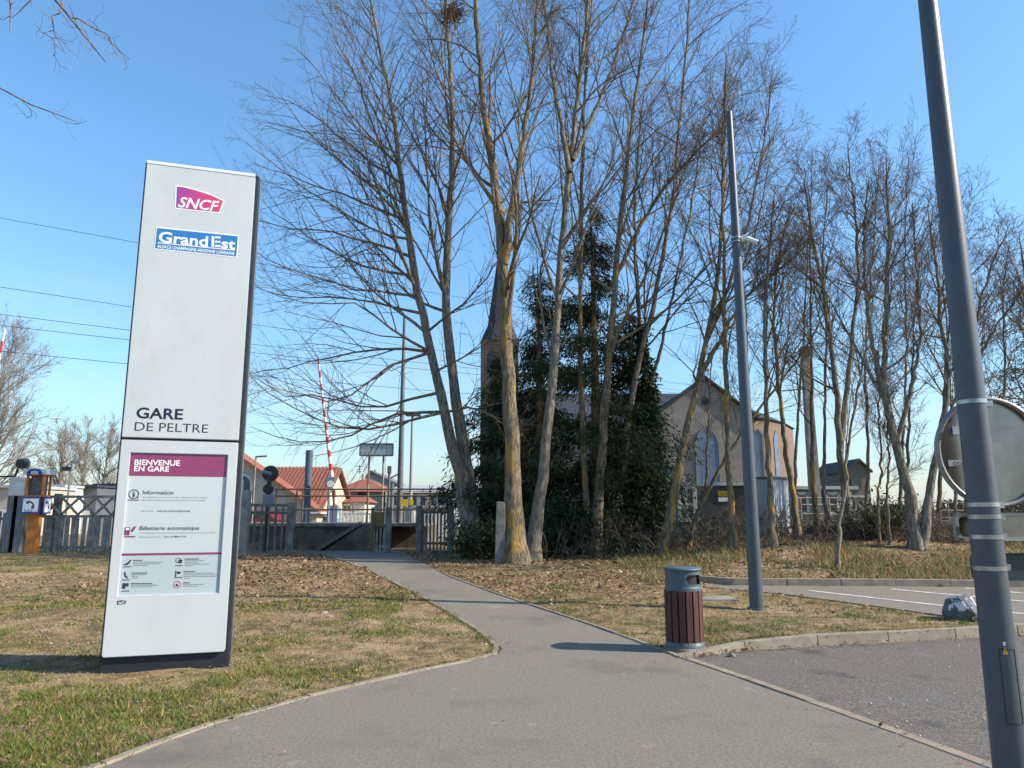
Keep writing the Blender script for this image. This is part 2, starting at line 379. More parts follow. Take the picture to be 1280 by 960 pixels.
quad('poster_header', [(-.482,hz),(.464,hz),(.464,2.2),(-.482,2.2)], -.0195, MT['plum'], poster)
lz = tuv(205, 694)[1]
quad('poster_footer', [(-.482,.767),(.464,.767),(.464,lz),(-.482,lz)], -.0195, MT['poster_low'], poster)
quad('poster_rule', [(-.482,lz),(.464,lz),(.464,lz+.022),(-.482,lz+.022)], -.0185, MT['plum'], poster)
# lettering
TXT = []
def txt(s, x0, yb, x1, yt, m, parent, d=.0012, bold=0, shear=0):
    """text from pixel (x0, baseline yb) to x1, cap height up to yt"""
    cu = bpy.data.curves.new('lettering', 'FONT'); cu.body = s; cu.size = 1; cu.offset = bold; cu.shear = shear; cu.resolution_u = 3
    o = bpy.data.objects.new('lettering', cu); col.objects.link(o); TXT.append((o, (x0, yb, x1, yt), m, parent, d))
def finish_text():
    bpy.context.view_layer.update(); dg = bpy.context.evaluated_depsgraph_get()
    for o, (x0, yb, x1, yt), m, parent, d in TXT:
        me = bpy.data.meshes.new_from_object(o.evaluated_get(dg)); n = len(me.vertices)
        a = np.zeros(n*3); me.vertices.foreach_get('co', a); a = a.reshape(-1, 3)
        u0, zb = tuv(x0, yb); u1, _ = tuv(x1, yb); zt = tuv(x0, yt)[1]
        w = a[:,0].max()-a[:,0].min(); u = u0+(a[:,0]-a[:,0].min())/w*(u1-u0); z = zb+a[:,1]/.715*(zt-zb)
        V = np.stack([TC.x+TU.x*u+TN.x*d, TC.y+TU.y*u+TN.y*d, z], 1)-np.array(ORG[parent])
        me.vertices.foreach_set('co', V.ravel()); me.materials.clear(); me.materials.append(m); me.name = 'lettering'
        bpy.data.objects.remove(o); ob = bpy.data.objects.new('lettering', me); link(ob, parent); ORG[ob] = ORG[parent]
# plum flag emblem
def zoom1(pts): return [tuv(110+x/5.333, 180+y/5.333) for x, y in pts]
quad('emblem_border', zoom1([(584,274),(640,280),(720,300),(830,336),(911,377),(880,463),(700,446),(578,431)]), .0005, MT['ink_white'], upper)
gm = bpy.data.materials.new('emblem_print'); gm.use_nodes = True; gN = gm.node_tree.nodes; gL = gm.node_tree.links
tc = gN.new('ShaderNodeTexCoord'); sx = gN.new('ShaderNodeSeparateXYZ'); gL.new(tc.outputs['Generated'], sx.inputs[0])
cr = gN.new('ShaderNodeValToRGB'); cr.color_ramp.elements[0].color = (.30,.045,.27,1); cr.color_ramp.elements[1].color = (.62,.05,.10,1)
gL.new(sx.outputs[0], cr.inputs[0]); gL.new(cr.outputs[0], gN['Principled BSDF'].inputs['Base Color']); gN['Principled BSDF'].inputs['Roughness'].default_value = .4
em = quad('emblem', zoom1([(594,284),(640,289),(718,309),(825,344),(900,381),(873,454),(700,438),(588,424)]), .0022, gm, upper)
txt('SNCF', 222.5, 258.5, 274, 245.5, MT['ink_white'], upper, .0042, .018, .25)
quad('region_border', [tuv(*p) for p in ((195.5,283.5),(298.5,294),(296.5,322),(192.5,311.5))], .0005, MT['ink_white'], upper)
quad('region_plate', [tuv(*p) for p in ((196.6,285),(297.4,295.4),(295.4,320.6),(193.8,310.3))], .0022, MT['ink_blue'], upper)
txt('Grand', 198, 302.3, 260, 289, MT['ink_white'], upper, .0042, .022)
txt('st', 276.5, 310, 294, 297.5, MT['ink_white'], upper, .0042, .022)
for (x0, y0, x1, y1) in ((264.5,295.3,267.8,308.6),(269,295.6,276,298),(269,301.2,275.5,303.4),(269,306.2,276,308.8)):
    quad('lettering', [tuv(x0,y0), tuv(x1,y0+.3), tuv(x1,y1+.3), tuv(x0,y1)], .0042, MT['ink_white'], upper)
quad('lettering', [tuv(*p) for p in ((197,303.2),(293.6,312.4),(293.5,313.4),(197,304.2))], .0042, MT['ink_white'], upper)
txt('ALSACE CHAMPAGNE-ARDENNE LORRAINE', 196.5, 309.6, 293.5, 305.6, MT['ink_white'], upper, .0042, .012)
txt('GARE', 170, 522.3, 228.5, 508.8, MT['ink_navy'], upper, .0012, .022)
txt('DE PELTRE', 168, 538.3, 260, 527, MT['ink_dark'], upper, .0012, -.002)
PD = -.0168
txt('BIENVENUE', 167.5, 581, 224.5, 574, MT['ink_white'], poster, PD, .02)
txt('EN GARE', 167, 588.6, 211, 582, MT['ink_white'], poster, PD, .02)
txt('Information', 178.3, 617.6, 216.5, 612.6, MT['ink_mid'], poster, PD, 0)
txt('Un téléphone de quai est à votre disposition pour obtenir', 178, 622, 260, 620, MT['ink_grey'], poster, PD)
txt('des informations en cas de perturbations ou de retards.', 177.5, 625.6, 256.5, 623.6, MT['ink_grey'], poster, PD)
txt('Sur internet :', 176.5, 639.4, 193, 637.2, MT['ink_grey'], poster, PD)
txt('www.ter.sncf.com/grand-est', 196, 639.5, 238, 637.2, MT['ink_dark'], poster, PD, .01)
txt('Billetterie automatique', 174.3, 662.4, 249, 657.4, MT['ink_mid'], poster, PD, 0)
txt("Vous disposez d'un distributeur automatique pour l'achat de billets.", 173.7, 667, 270, 665, MT['ink_grey'], poster, PD)
txt('Gare la plus proche :', 173.3, 672, 201.5, 669.8, MT['ink_grey'], poster, PD)
txt('Gare de Metz-Ville', 204.5, 671.7, 232.5, 669.5, MT['ink_dark'], poster, PD, .006)
def ring(name, c, r, w, m, parent, d):
    def f(mb):
        n = 28; u, z = c; vs = []
        for k in (r, r-w):
            for i in range(n): a = 2*PI*i/n; vs.append((u+k*math.cos(a), d, z+k*math.sin(a)))
        mb.add(vs, [(i, (i+1) % n, n+(i+1) % n, n+i) for i in range(n)])
    return part(name, m, parent, f, TM)
def prect(x0, y0, x1, y1, m, name='print_mark', d=PD):
    a, b = tuv(x0, y0), tuv(x1, y1); return quad(name, [(a[0],a[1]),(b[0],a[1]),(b[0],b[1]),(a[0],b[1])], d, m, poster)
ring('icon', tuv(167, 617.5), .048, .007, MT['ink_dark'], poster, PD)
prect(166.3, 616.6, 167.9, 620.8, MT['ink_dark'], 'icon'); prect(166.3, 614.2, 167.9, 615.6, MT['ink_dark'], 'icon')
quad('icon', [tuv(170.2,621), tuv(173,622.5), tuv(172.3,620)], PD, MT['ink_dark'], poster)
prect(159.5, 624.3, 173.5, 625.2, MT['plum']); prect(155.2, 670, 169, 671, MT['plum'])
prect(156, 659, 161.4, 668.5, MT['plum'], 'icon'); prect(157.2, 660, 160.8, 662.6, MT['ink_white'], 'icon', PD+.002)
quad('icon', [tuv(164,662), tuv(167.5,658), tuv(170.2,657.6), tuv(166.5,664), tuv(164,664.8)], PD, MT['plum'], poster)
# footer icons and fine print
fy = [(153.8,706.8,'a'),(153.8,724,'b'),(152,739,'c')]
quad('icon', [tuv(154,705.6), tuv(159,703.5), tuv(163,699.4), tuv(164,700.6), tuv(160,706), tuv(154.3,706.3)], PD, MT['ink_dark'], poster)
quad('icon', [tuv(155.2,715.2), tuv(157,715), tuv(156.6,718), tuv(158.6,721.2), tuv(160,721.6), tuv(159,723.2), tuv(156,721), tuv(154.7,718)], PD, MT['ink_dark'], poster)
quad('icon', [tuv(152.6,729.2), tuv(160.5,729), tuv(160.3,733), tuv(156.2,733.2), tuv(156.2,736), tuv(152.3,736)], PD, MT['ink_dark'], poster)
ring('icon', tuv(222.5, 700.5), .026, .006, MT['ink_dark'], poster, PD)
quad('icon', [tuv(223,700), tuv(227.5,699.5), tuv(227.7,703), tuv(225,704.6), tuv(223,703)], PD, MT['ink_dark'], poster)
quad('icon', [tuv(221,714.5), tuv(225.5,714.6), tuv(225.5,717), tuv(221.4,717.6)], PD, MT['ink_dark'], poster); prect(219.2, 713.6, 219.8, 721, MT['ink_dark'], 'icon')
ring('icon', tuv(221, 731), .036, .007, MT['ink_red'], poster, PD); quad('icon', [tuv(218.8,731), tuv(221,729.5), tuv(223.4,732.5), tuv(221,733)], PD, MT['ink_dark'], poster)
for (x, y) in ((154,708.2),(152.3,724.6),(151.8,738.6),(219,706.8),(218,721.6)): prect(x, y, x+9.5, y+.6, MT['ink_dark'])
for (x, y, ws) in ((166.5,700,(11,37,33,18)),(164.8,715.8,(19,18,8,7)),(163.7,729,(27,34,26)),(231,698.3,(18,25,17,31,10)),(229.6,713.9,(14,39,42,40,8)),(229,728,(8,26,19))):
    for k, w in enumerate(ws):
        xx = x; 
        while xx < x+w:
            ww = rnd.uniform(1.6, 5); prect(xx, y+k*2.1, min(xx+ww, x+w), y+k*2.1+(1.0 if k == 0 else .6), MT['ink_mid'] if k == 0 else MT['ink_grey'], 'fine_print'); xx += ww+.8
quad('maker_emblem', [tuv(146.8,750.8), tuv(154,750.3), tuv(158.2,751.4), tuv(156,755), tuv(146.4,755.8)], .0008, MT['ink_dark'], lower)
txt('SNCF', 147.6, 755, 155.6, 752, MT['ink_white'], lower, .003, .02, .25)
finish_text()

# ------------------------------------------------------------------ lamp poles
MT['pole_grey'] = mat('pole_grey', (.062,.076,.092), (.053,.066,.08), scale=6, rough=.42, metal=0, spec=.5, bump=.0008, bscale=120)
MT['steel'] = mat('galvanised_steel', (.42,.42,.41), (.25,.25,.25), scale=20, rough=.35, metal=.9)
MT['white_plastic'] = plain('white_plastic', (.72,.73,.73), .4)
MT['black'] = plain('black_plastic', (.015,.015,.016), .5)
pb = gnd(946, 762); ptop = at(913, 140, pb.y)
lp = thing('lamp_pole', pb, 'slate grey bare metal pole with small white camera on the verge', 'pole')
part('mast', MT['pole_grey'], lp, lambda m: m.cyl((pb.x,pb.y,pb.z-.1),(pb.x,pb.y,ptop.z-2.6),.108,.074,n=24).cyl((pb.x,pb.y,ptop.z-2.6),(pb.x,pb.y,ptop.z),.074,.05,n=24))
part('base_plate', MT['pole_grey'], lp, lambda m: m.cyl((pb.x,pb.y,pb.z-.02),(pb.x,pb.y,pb.z+.03),.15,.14,n=24))
cp = at(919, 302, pb.y)
part('clamp_band', MT['steel'], lp, lambda m: m.cyl((pb.x,pb.y,cp.z-.02),(pb.x,pb.y,cp.z),.082,n=20).cyl((pb.x,pb.y,cp.z+.05),(pb.x,pb.y,cp.z+.07),.081,n=20))
cm = part('camera', MT['white_plastic'], lp, lambda m: m.cyl((pb.x+.07,pb.y-.02,cp.z+.03),(pb.x+.17,pb.y-.05,cp.z+.07),.05,n=14).cyl((pb.x+.14,pb.y-.04,cp.z+.05),(pb.x+.33,pb.y-.1,cp.z-.05),.042,.036,n=14))
part('lens', MT['black'], cm, lambda m: m.cyl((pb.x+.33,pb.y-.1,cp.z-.05),(pb.x+.345,pb.y-.105,cp.z-.058),.03,n=14))
PY = 3.95; q0 = at(1212, 480, PY)
rp = thing('lamp_pole', (q0.x, PY, 0), 'thick slate grey pole in the right foreground carrying the sign backs', 'pole')
zt = at(1160, 0, PY).z
part('mast', MT['pole_grey'], rp, lambda m: m.cyl((q0.x,PY,-.1),(q0.x,PY,zt+1.6),.0865,.038,n=40))
part('base_plate', MT['pole_grey'], rp, lambda m: m.box((q0.x-.2,PY-.2,-.02),(q0.x+.2,PY+.2,.02)))
def rad_at(z): return .0865+(.038-.0865)*(z+.1)/(zt+1.7)
def face(z, ang, dr=.0): r = rad_at(z)+dr; return Vector((q0.x+math.sin(ang)*r, PY-math.cos(ang)*r, z))
# access hatch outline and yellow warning sticker
MT['seam'] = plain('dark_seam', (.03,.035,.04), .8); MT['yellow'] = plain('sticker_yellow', (.75,.47,.02), .5)
def hatch(m):
    z0, z1 = .55, .9; A = (-.55, .42)
    for (a0, z_0, a1, z_1) in ((A[0],z1,A[1],z1),(A[1],z1,A[1],z0),(A[0],z0,A[1],z0),(A[0],z1,A[0],z0)):
        n = 6
        for i in range(n):
            a = a0+(a1-a0)*i/n; b = a0+(a1-a0)*(i+1)/n; za = z_0+(z_1-z_0)*i/n; zb = z_0+(z_1-z_0)*(i+1)/n
            m.bar(face(za, a, .0005), face(zb, b, .0005), .0035)
part('hatch_joint', MT['seam'], rp, hatch)
zc = at(1240, 810, PY).z
part('warning_sticker', MT['yellow'], rp, lambda m: m.add([face(zc-.018,-.36,.001),face(zc-.018,-.06,.001),face(zc+.016,-.17,.001),face(zc+.016,-.25,.001)], [(0,1,2,3)]))
part('sticker_mark', MT['ink_dark'], rp, lambda m: m.add([face(zc-.012,-.225,.0016),face(zc-.012,-.195,.0016),face(zc+.006,-.2,.0016),face(zc+.006,-.22,.0016)], [(0,1,2,3)]))
part('number_sticker', MT['white_plastic'], rp, lambda m: m.add([face(zc+.024,-.30,.001),face(zc+.024,-.14,.001),face(zc+.042,-.14,.001),face(zc+.042,-.30,.001)], [(0,1,2,3)]))
# sign backs on the pole (facing away)
MT['sign_back'] = mat('sign_back_metal', (.30,.275,.24), (.23,.21,.185), scale=5, rough=.3, metal=.97, spec=.5, bump=.001, bscale=8)
MT['sign_rim'] = plain('sign_rim', (.22,.22,.215), .5, metal=.4); MT['sign_dark'] = mat('sign_dark', (.06,.07,.075), (.05,.055,.06), scale=6, rough=.4)
SY = PY+.15; dc = at(1237, 565, SY); dr = 68.5*SY/F
rs = thing('round_sign', (dc.x, SY, dc.z), 'round traffic sign seen from its bare metal back', 'sign')
def disc(m):
    n = 48; m.cyl((dc.x,SY+.004,dc.z),(dc.x,SY+.0,dc.z),dr-.01,n=n)
part('plate', MT['sign_back'], rs, disc)
def rim(m):
    n = 48; vs = []
    for (r, y) in ((dr-.02,SY-.001),(dr-.018,SY-.028),(dr,SY-.028),(dr,SY+.006)):
        for i in range(n): a = 2*PI*i/n; vs.append((dc.x+r*math.cos(a), y, dc.z+r*math.sin(a)))
    m.add(vs, [(k*n+i, k*n+(i+1) % n, (k+1)*n+(i+1) % n, (k+1)*n+i) for k in range(3) for i in range(n)], True)
part('rim', MT['sign_rim'], rs, rim)
def label_plate(name, x0, y0, x1, y1, m, parent, Y): 
    a, b = at(x0, y0, Y), at(x1, y1, Y); return part(name, m, parent, lambda mb: mb.box((a.x, Y, b.z), (b.x, Y+.001, a.z)))
lb = label_plate('maker_label', 1190, 533, 1205, 543, plain('label_pale', (.45,.46,.5), .4), rs, SY-.0025)
label_plate('label_bar', 1190, 533, 1191.5, 543, MT['ink_blue'], rs, SY-.0035)
lb = label_plate('code_label', 1185, 575, 1212, 583, plain('label_grey', (.36,.37,.37), .5), rs, SY-.0025)
cu = bpy.data.curves.new('lettering', 'FONT'); cu.body = 'CC10'; cu.size = .03; cu.offset = .0006; to = bpy.data.objects.new('lettering', cu); link(to, lb)
pp = at(1192, 582, SY-.0035); to.location = pp-ORG[rs]; to.rotation_euler = (PI/2, 0, 0); cu.materials.append(MT['ink_dark']); ORG[to] = ORG[rs]
def clamp(yy, parent):
    z = at(1215, yy, PY).z; r = rad_at(z)
    b = part('clamp_band', MT['steel'], parent, lambda m: m.cyl((q0.x,PY,z-.011),(q0.x,PY,z+.011),r+.003,n=32))
    part('bracket', MT['steel'], b, lambda m: m.box((q0.x+.03,PY+r-.03,z-.016),(q0.x+.14,PY+r+.015,z+.016)))
clamp(503, rs); clamp(631, rs)
def plate_sign(px0, py0, px1, py1, label, mt, yb, rimw):
    Y = PY+.14; a, b = at(px0, py0, Y), at(px1, py1, Y); c = (a+b)/2
    t = thing('sign_plate', (c.x, Y, c.z), label, 'sign')
    P = rrect(a.x, b.z, b.x, a.z, .035); Q = rrect(a.x+rimw, b.z+rimw, b.x-rimw, a.z-rimw, .025)
    part('plate', mt, t, lambda m: m.prism([(u, Y, z) for u, z in Q], (0, .004, 0)))
    def rm(m):
        n = len(P); vs = [(u, Y-.02, z) for u, z in Q]+[(u, Y-.022, z) for u, z in P]+[(u, Y+.006, z) for u, z in P]+[(u, Y, z) for u, z in Q]
        m.add(vs, [(k % 4*n+i, k % 4*n+(i+1) % n, (k+1) % 4*n+(i+1) % n, (k+1) % 4*n+i) for k in range(4) for i in range(n)])
    part('rim', MT['sign_rim'] if rimw > .015 else mt, t, rm)
    for yy in yb: clamp(yy, t)
    return t
t = plate_sign(1190, 641, 1322, 676, 'rounded oblong sign back with pale rim under the round sign', MT['sign_back'], (646, 671), .02)
t = plate_sign(1212, 691, 1318, 727, 'dark green oblong plate clamped lowest on the foreground pole', mat('dark_green', (.03,.05,.05), rough=.4), (710,), .006)

# ------------------------------------------------------------------ litter bin
bb = gnd(852, 815); BC = Vector((bb.x+.02, bb.y+.12, .03))
bn = thing('litter_bin', BC, 'cylindrical litter bin with brown wooden slats and grey metal hood', 'bin')
MT['bin_metal'] = mat('bin_metal', (.075,.105,.12), (.062,.09,.105), scale=7, rough=.5)
MT['slat'] = mat('slat_wood', (.105,.038,.026), (.06,.024,.018), scale=7, rough=.7, stretch=(3,3,.4), bump=.003, bscale=60, pos=True)
part('foot', MT['concrete_old'], bn, lambda m: m.lathe([(.0,.0),(.225,-.06),(.225,.035),(.21,.045),(0,.045)], BC, 28))
part('base_ring', MT['bin_metal'], bn, lambda m: m.lathe([(.205,.04),(.205,.11),(.19,.115),(.0,.115)], BC, 32))
part('liner', mat('liner', (.05,.045,.042), rough=.8), bn, lambda m: m.lathe([(.165,.1),(.165,.72),(0,.72)], BC, 28))
for i in range(16):
    a = 2*PI*i/16+.08; M_ = Matrix.Translation(BC) @ Matrix.Rotation(a, 4, 'Z')
    MB(M_).box((.178,-.031,.085+rnd.uniform(-.004,.004)), (.203,.031,.735)).build('slat', MT['slat'], bn, bevel=.004)
def hood(m):
    n = 48; prof = [(.196,.735),(.196,.77),(.19,.80),(.19,.985),(.197,.99)]
    gap0, gap1 = -.95, .35   # opening towards the road
    vs = []; ring_ = []
    zs = [.735,.775,.79,.965,.985]; rr = [.197,.197,.19,.19,.196]
    for r, z in zip(rr, zs):
        for i in range(n): a = 2*PI*i/n; vs.append((BC.x+r*math.cos(a), BC.y+r*math.sin(a), BC.z+z))
    fs = []
    for k in range(4):
        for i in range(n):
            a = (2*PI*(i+.5)/n+PI) % (2*PI)-PI
            if k == 2 and gap0 < a < gap1: continue
            fs.append((k*n+i, k*n+(i+1) % n, (k+1)*n+(i+1) % n, (k+1)*n+i))
    m.add(vs, fs, True)
# hood drum with a rounded mouth cut as finer rows
def drum(m):
    n = 96; rows = 22; z0, z1 = .735, .99; vs = []; fs = []
    for k in range(rows+1):
        z = z0+(z1-z0)*k/rows; r = .198 if z < .77 else .19
        for i in range(n): a = 2*PI*i/n; vs.append((BC.x+r*math.cos(a), BC.y+r*math.sin(a), BC.z+z))
    for k in range(rows):
        for i in range(n):
            a = (2*PI*(i+.5)/n+PI) % (2*PI)-PI; z = z0+(z1-z0)*(k+.5)/rows
            u = abs(a+.70); v = abs(z-.875); 
            if u < .55-.0 and v < .062: continue
            if u >= .55 and (u-.55)**2*.036+v*v < .062**2: continue
            fs.append((k*n+i, k*n+(i+1) % n, (k+1)*n+(i+1) % n, (k+1)*n+i))
    m.add(vs, fs, True)
hd = part('hood', MT['bin_metal'], bn, drum)
part('lid', MT['bin_metal'], hd, lambda m: m.lathe([(.19,.985),(.205,.985),(.207,1.0),(.17,1.02),(.08,1.03),(0,1.032)], BC, 48))
bn.scale = (1.07, 1.07, .915); bn.location.x += .05
part('inner_liner', MT['black'], hd, lambda m: m.lathe([(.15,.72),(.15,.98)], BC, 24))

# ------------------------------------------------------------------ rock, slab, stones
def lump(name, c, dims, seed, m, label=None, cat=None, group=None, sub=3, amp=.25):
    bm = bmesh.new(); bmesh.ops.create_icosphere(bm, subdivisions=sub, radius=1); r = random.Random(seed)
    pl = [(Vector((r.gauss(0,1), r.gauss(0,1), r.gauss(0,1))).normalized(), r.uniform(.55,.9)) for _ in range(18)]
    for v in bm.verts:
        for n, d in pl:
            k = v.co.dot(n)
            if k > d: v.co -= n*(k-d)*.85
        v.co += v.co.normalized()*r.uniform(-.02,.02)
        v.co = Vector((v.co.x*dims[0]/2, v.co.y*dims[1]/2, v.co.z*dims[2]/2))
    me = bpy.data.meshes.new(name); bm.to_mesh(me); bm.free(); me.materials.append(m); o = bpy.data.objects.new(name, me); link(o); o.location = c; o.rotation_euler = (0,0,r.uniform(0,6))
    ORG[o] = Vector(c); return tag(o, label, cat, group)
MT['rock'] = mat('painted_rock', (.15,.165,.185), (.05,.055,.065), scale=5, c3=(.62,.63,.64), s3=4.5, t3=(.54,.6), rough=.8, bump=.03, bscale=14)
rk = gnd(1208, 779); lump('boulder', (rk.x+.04, rk.y+.15, rk.z+.17), (.56,.5,.54), 5, MT['rock'], 'blue grey boulder with white patches at the verge edge by the parking', 'boulder')
MT['stone'] = mat('stone', (.36,.29,.22), (.24,.19,.145), scale=12, rough=.9, bump=.01, bscale=30)
for k, (x, y, s, lab) in enumerate(((405,768,.16,'biggest of the pale stones lying in the lawn beside the totem'),(412,772,.11,'flat pale stone touching the biggest stone in the lawn'),(454,771,.1,'lone pale stone in the lawn nearer the footpath'),
        (689,757,.1,'small pale stone in the dry grass right of the footpath'),(750,762,.12,'pinkish stone in the dry grass behind the litter bin'),(914,820,.11,'pale pebble on the road at the dropped kerb'),(35,754,.12,'pale stone in the lawn left of the totem'))):
    g = gnd(x, y); lump('stone', (g.x, g.y, float(surf(g.x, g.y)) if k != 5 else .03), (s, s*.8, s*.6), 20+k, MT['stone'], lab, 'stone', sub=2)
g0 = gnd(896, 749); 
part_o = MB().box((g0.x-.3,g0.y-.25,.05),(g0.x+.3,g0.y+.3,float(surf(g0.x,g0.y))+.03)).build('inspection_cover', MT['concrete'], bevel=.01)
tag(part_o, 'flat grey concrete inspection cover in the grass near the pole', 'cover')

# ------------------------------------------------------------------ trees
def norm(v): return v/np.maximum(np.linalg.norm(v, axis=-1, keepdims=True), 1e-9)
def tubes(P, R, k, rg):
    N, S, _ = P.shape; T = np.empty_like(P); T[:, 1:-1] = P[:, 2:]-P[:, :-2]; T[:, 0] = P[:, 1]-P[:, 0]; T[:, -1] = P[:, -1]-P[:, -2]; T = norm(T)
    a = norm(np.cross(T.mean(1), norm(rg.normal(size=(N, 3)))))[:, None, :]
    u = norm(a-(a*T).sum(-1, keepdims=True)*T); v = np.cross(T, u)
    ang = np.arange(k)*2*PI/k; V = P[:, :, None, :]+R[:, :, None, None]*(np.cos(ang)[:, None]*u[:, :, None, :]+np.sin(ang)[:, None]*v[:, :, None, :])
    base = (np.arange(N)[:, None, None]*S+np.arange(S-1)[None, :, None])*k; i = np.arange(k)[None, None, :]; j = (i+1) % k
    Q = np.stack([base+i, base+j, base+k+j, base+k+i], -1).reshape(-1, 4)
    return V.reshape(-1, 3), Q
def cat_meshes(L):
    V = []; Q = []; n = 0
    for v, q in L: V.append(v); Q.append(q+n); n += len(v)
    return np.concatenate(V), np.concatenate(Q)
def resample(pts, rads, n, smooth=3):
    p = np.array([list(q) for q in pts], float); r = np.array(rads, float)
    for _ in range(smooth):
        a = p[:-1]*.75+p[1:]*.25; b = p[:-1]*.25+p[1:]*.75; ra = r[:-1]*.75+r[1:]*.25; rb = r[:-1]*.25+r[1:]*.75
        m = np.empty((len(a)*2, 3)); m[0::2] = a; m[1::2] = b; mr = np.empty(len(a)*2); mr[0::2] = ra; mr[1::2] = rb
        p = np.vstack([p[:1], m, p[-1:]]); r = np.concatenate([r[:1], mr, r[-1:]])
    d = np.concatenate([[0], np.cumsum(np.linalg.norm(np.diff(p, axis=0), axis=1))]); s = np.linspace(0, d[-1], n)
    return np.stack([np.interp(s, d, p[:, i]) for i in range(3)], 1), np.interp(s, d, r)
def sprout(P, R, n, tr, ang, ratio, S, rg, up=.05, wob=.12, rs=.55, rtip=.35, rmax=1e9, taper=.7, bias=None, lmin=.1, lmax=99, rmin=.003):
    N, K, _ = P.shape; Lp = np.linalg.norm(np.diff(P, axis=1), axis=2).sum(1)
    idx = np.repeat(np.arange(N), n); k = np.tile(np.arange(n), N); M = len(idx)
    t = tr[0]+(tr[1]-tr[0])*(k+rg.random(M))/n; f = t*(K-1); i0 = np.minimum(f.astype(int), K-2); w = (f-i0)[:, None]
    pos = P[idx, i0]*(1-w)+P[idx, i0+1]*w; tan = norm(P[idx, i0+1]-P[idx, i0]); rad = R[idx, i0]*(1-w[:, 0])+R[idx, i0+1]*w[:, 0]
    q = rg.normal(size=(M, 3))
    if bias is not None: q = q+np.array(bias)
    q = norm(q-(q*tan).sum(1, keepdims=True)*tan); a = np.radians(rg.uniform(ang[0], ang[1], M))[:, None]
    d = norm(tan*np.cos(a)+q*np.sin(a)); L = np.clip(Lp[idx]*ratio*(1-taper*(t-tr[0])/(tr[1]-tr[0]+1e-6))*rg.uniform(.55, 1.2, M), lmin, lmax)
    out = np.empty((M, S+1, 3)); out[:, 0] = pos; step = (L/S)[:, None]; drift = rg.normal(size=(M, 3))*wob*.6
    for s in range(S):
        d = norm(d+np.array([0, 0, up])+drift+rg.normal(size=(M, 3))*wob); out[:, s+1] = out[:, s]+d*step
    r0 = np.clip(np.minimum(rad*rs, L*.02+.004), rmin, rmax); RR = r0[:, None]*np.linspace(1, rtip, S+1)[None, :]
    return out, np.maximum(RR, rmin*.75)
def tree(name, label, stems, limbs=(), seed=1, n1=16, tr=(.3,.97), ang1=(32,62), len1=.34, up1=.075, n2=9, n3=6, n4=4, bark='bark', twig='twig', bias=None, group='bare trees of the station copse', lmax1=6, cat='tree', r1=.42, up2=.085, sides=10, ivy=None, tw=1.0, lat=(22, 48), n0=34, taper1=.55, kid=None, lm=(3.4, 1.9, .5), wb=.075, sub=5):
    rg = np.random.default_rng(seed); base = Vector(stems[0][0][:3])
    t = thing(name, base, label, cat, group); trunkL = []; SP = []; SR = []
    for st in stems:
        p, r = resample([s[:3] for s in st], [s[3] for s in st], n0); p[1:-1] += rg.normal(size=(n0-2, 3))*.016; r[1:-1] *= 1+rg.normal(size=n0-2)*.045; r[-1] = .006; r[-2] = min(r[-2], .014); SP.append(p); SR.append(r)
    SP = np.array(SP); SR = np.array(SR)
    flare = SR.copy(); flare[0, 0] *= 1.5; flare[0, 1] *= 1.12
    trunkL.append(tubes(SP, flare, sides, rg)); V, Q = cat_meshes(trunkL); fast('trunk', V, Q, MT[bark], t, True)
    big = []; P1 = np.zeros((0, 9, 3)); R1 = np.zeros((0, 9))
    if n1: P1, R1 = sprout(SP, SR, n1, tr, ang1, len1, 8, rg, up1, .09, r1, .22, lmax=lmax1, bias=bias, taper=taper1, lmin=.5)
    if n1 and sub:
        Pa, Ra = sprout(SP, SR, sub, (.3, .85), (13, 27), .42, 8, rg, .03, .06, .5, .12, lmax=6.5, bias=bias, taper=.6, lmin=.8)
        P1 = np.concatenate([P1, Pa]); R1 = np.concatenate([R1, Ra])
    if limbs:
        fx = []
        for l in limbs:
            q = np.array(l[0][:3]); D = np.linalg.norm(SP-q, axis=2); k = np.unravel_index(D.argmin(), D.shape)
            fx.append([(*SP[k], l[0][3])]+list(l[1:]) if D[k] < 1.5 and not kid else list(l))
        limbs = fx
        lp, lr = zip(*[resample([s[:3] for s in l], [s[3] for s in l], 9, 2) for l in limbs]); lp = np.array(lp); lp[:, 1:] += rg.normal(size=lp[:, 1:].shape)*.03
        P1 = np.concatenate([P1, lp]); R1 = np.concatenate([R1, np.array(lr)])
    big.append(tubes(P1, R1, 6, rg)); fast('limbs', *cat_meshes(big), MT[bark], t, True)
    P2, R2 = sprout(P1, R1, n2, (.12, .97), lat, .6, 5, rg, up2*.8, wb, .55, .3, rmax=.022, lmin=.1*lm[0], lmax=lm[0], rmin=.005*tw, taper=.6)
    # leaders of the stems carry twigs too
    PS, RS = sprout(SP, SR, max(6, n2), (.6, .99), (20, 45), .16, 5, rg, up2, .1, .6, .35, rmax=.024, lmin=.4, lmax=2.4, rmin=.005*tw)
    P2 = np.concatenate([P2, PS]); R2 = np.concatenate([R2, RS])
    P3, R3 = sprout(P2, R2, n3, (.12, .98), (22, 52), .68, 3, rg, up2*.5, wb*1.2, .65, .4, rmax=.009, lmin=.15*lm[1], lmax=lm[1], rmin=.004*tw, taper=.6)
    L = [tubes(P2, R2, 4, rg), tubes(P3, R3, 3, rg)]
    if n4:
        P4, R4 = sprout(P3, R3, n4, (.15, 1), (22, 60), .5, 1, rg, up2, .12, .8, .5, rmax=.0055, lmin=.15*lm[2], lmax=lm[2], rmin=.0032*tw); L.append(tubes(P4, R4, 3, rg))
    fast('crown', *cat_meshes(L), MT[twig], t, True)
    return t, SP, SR
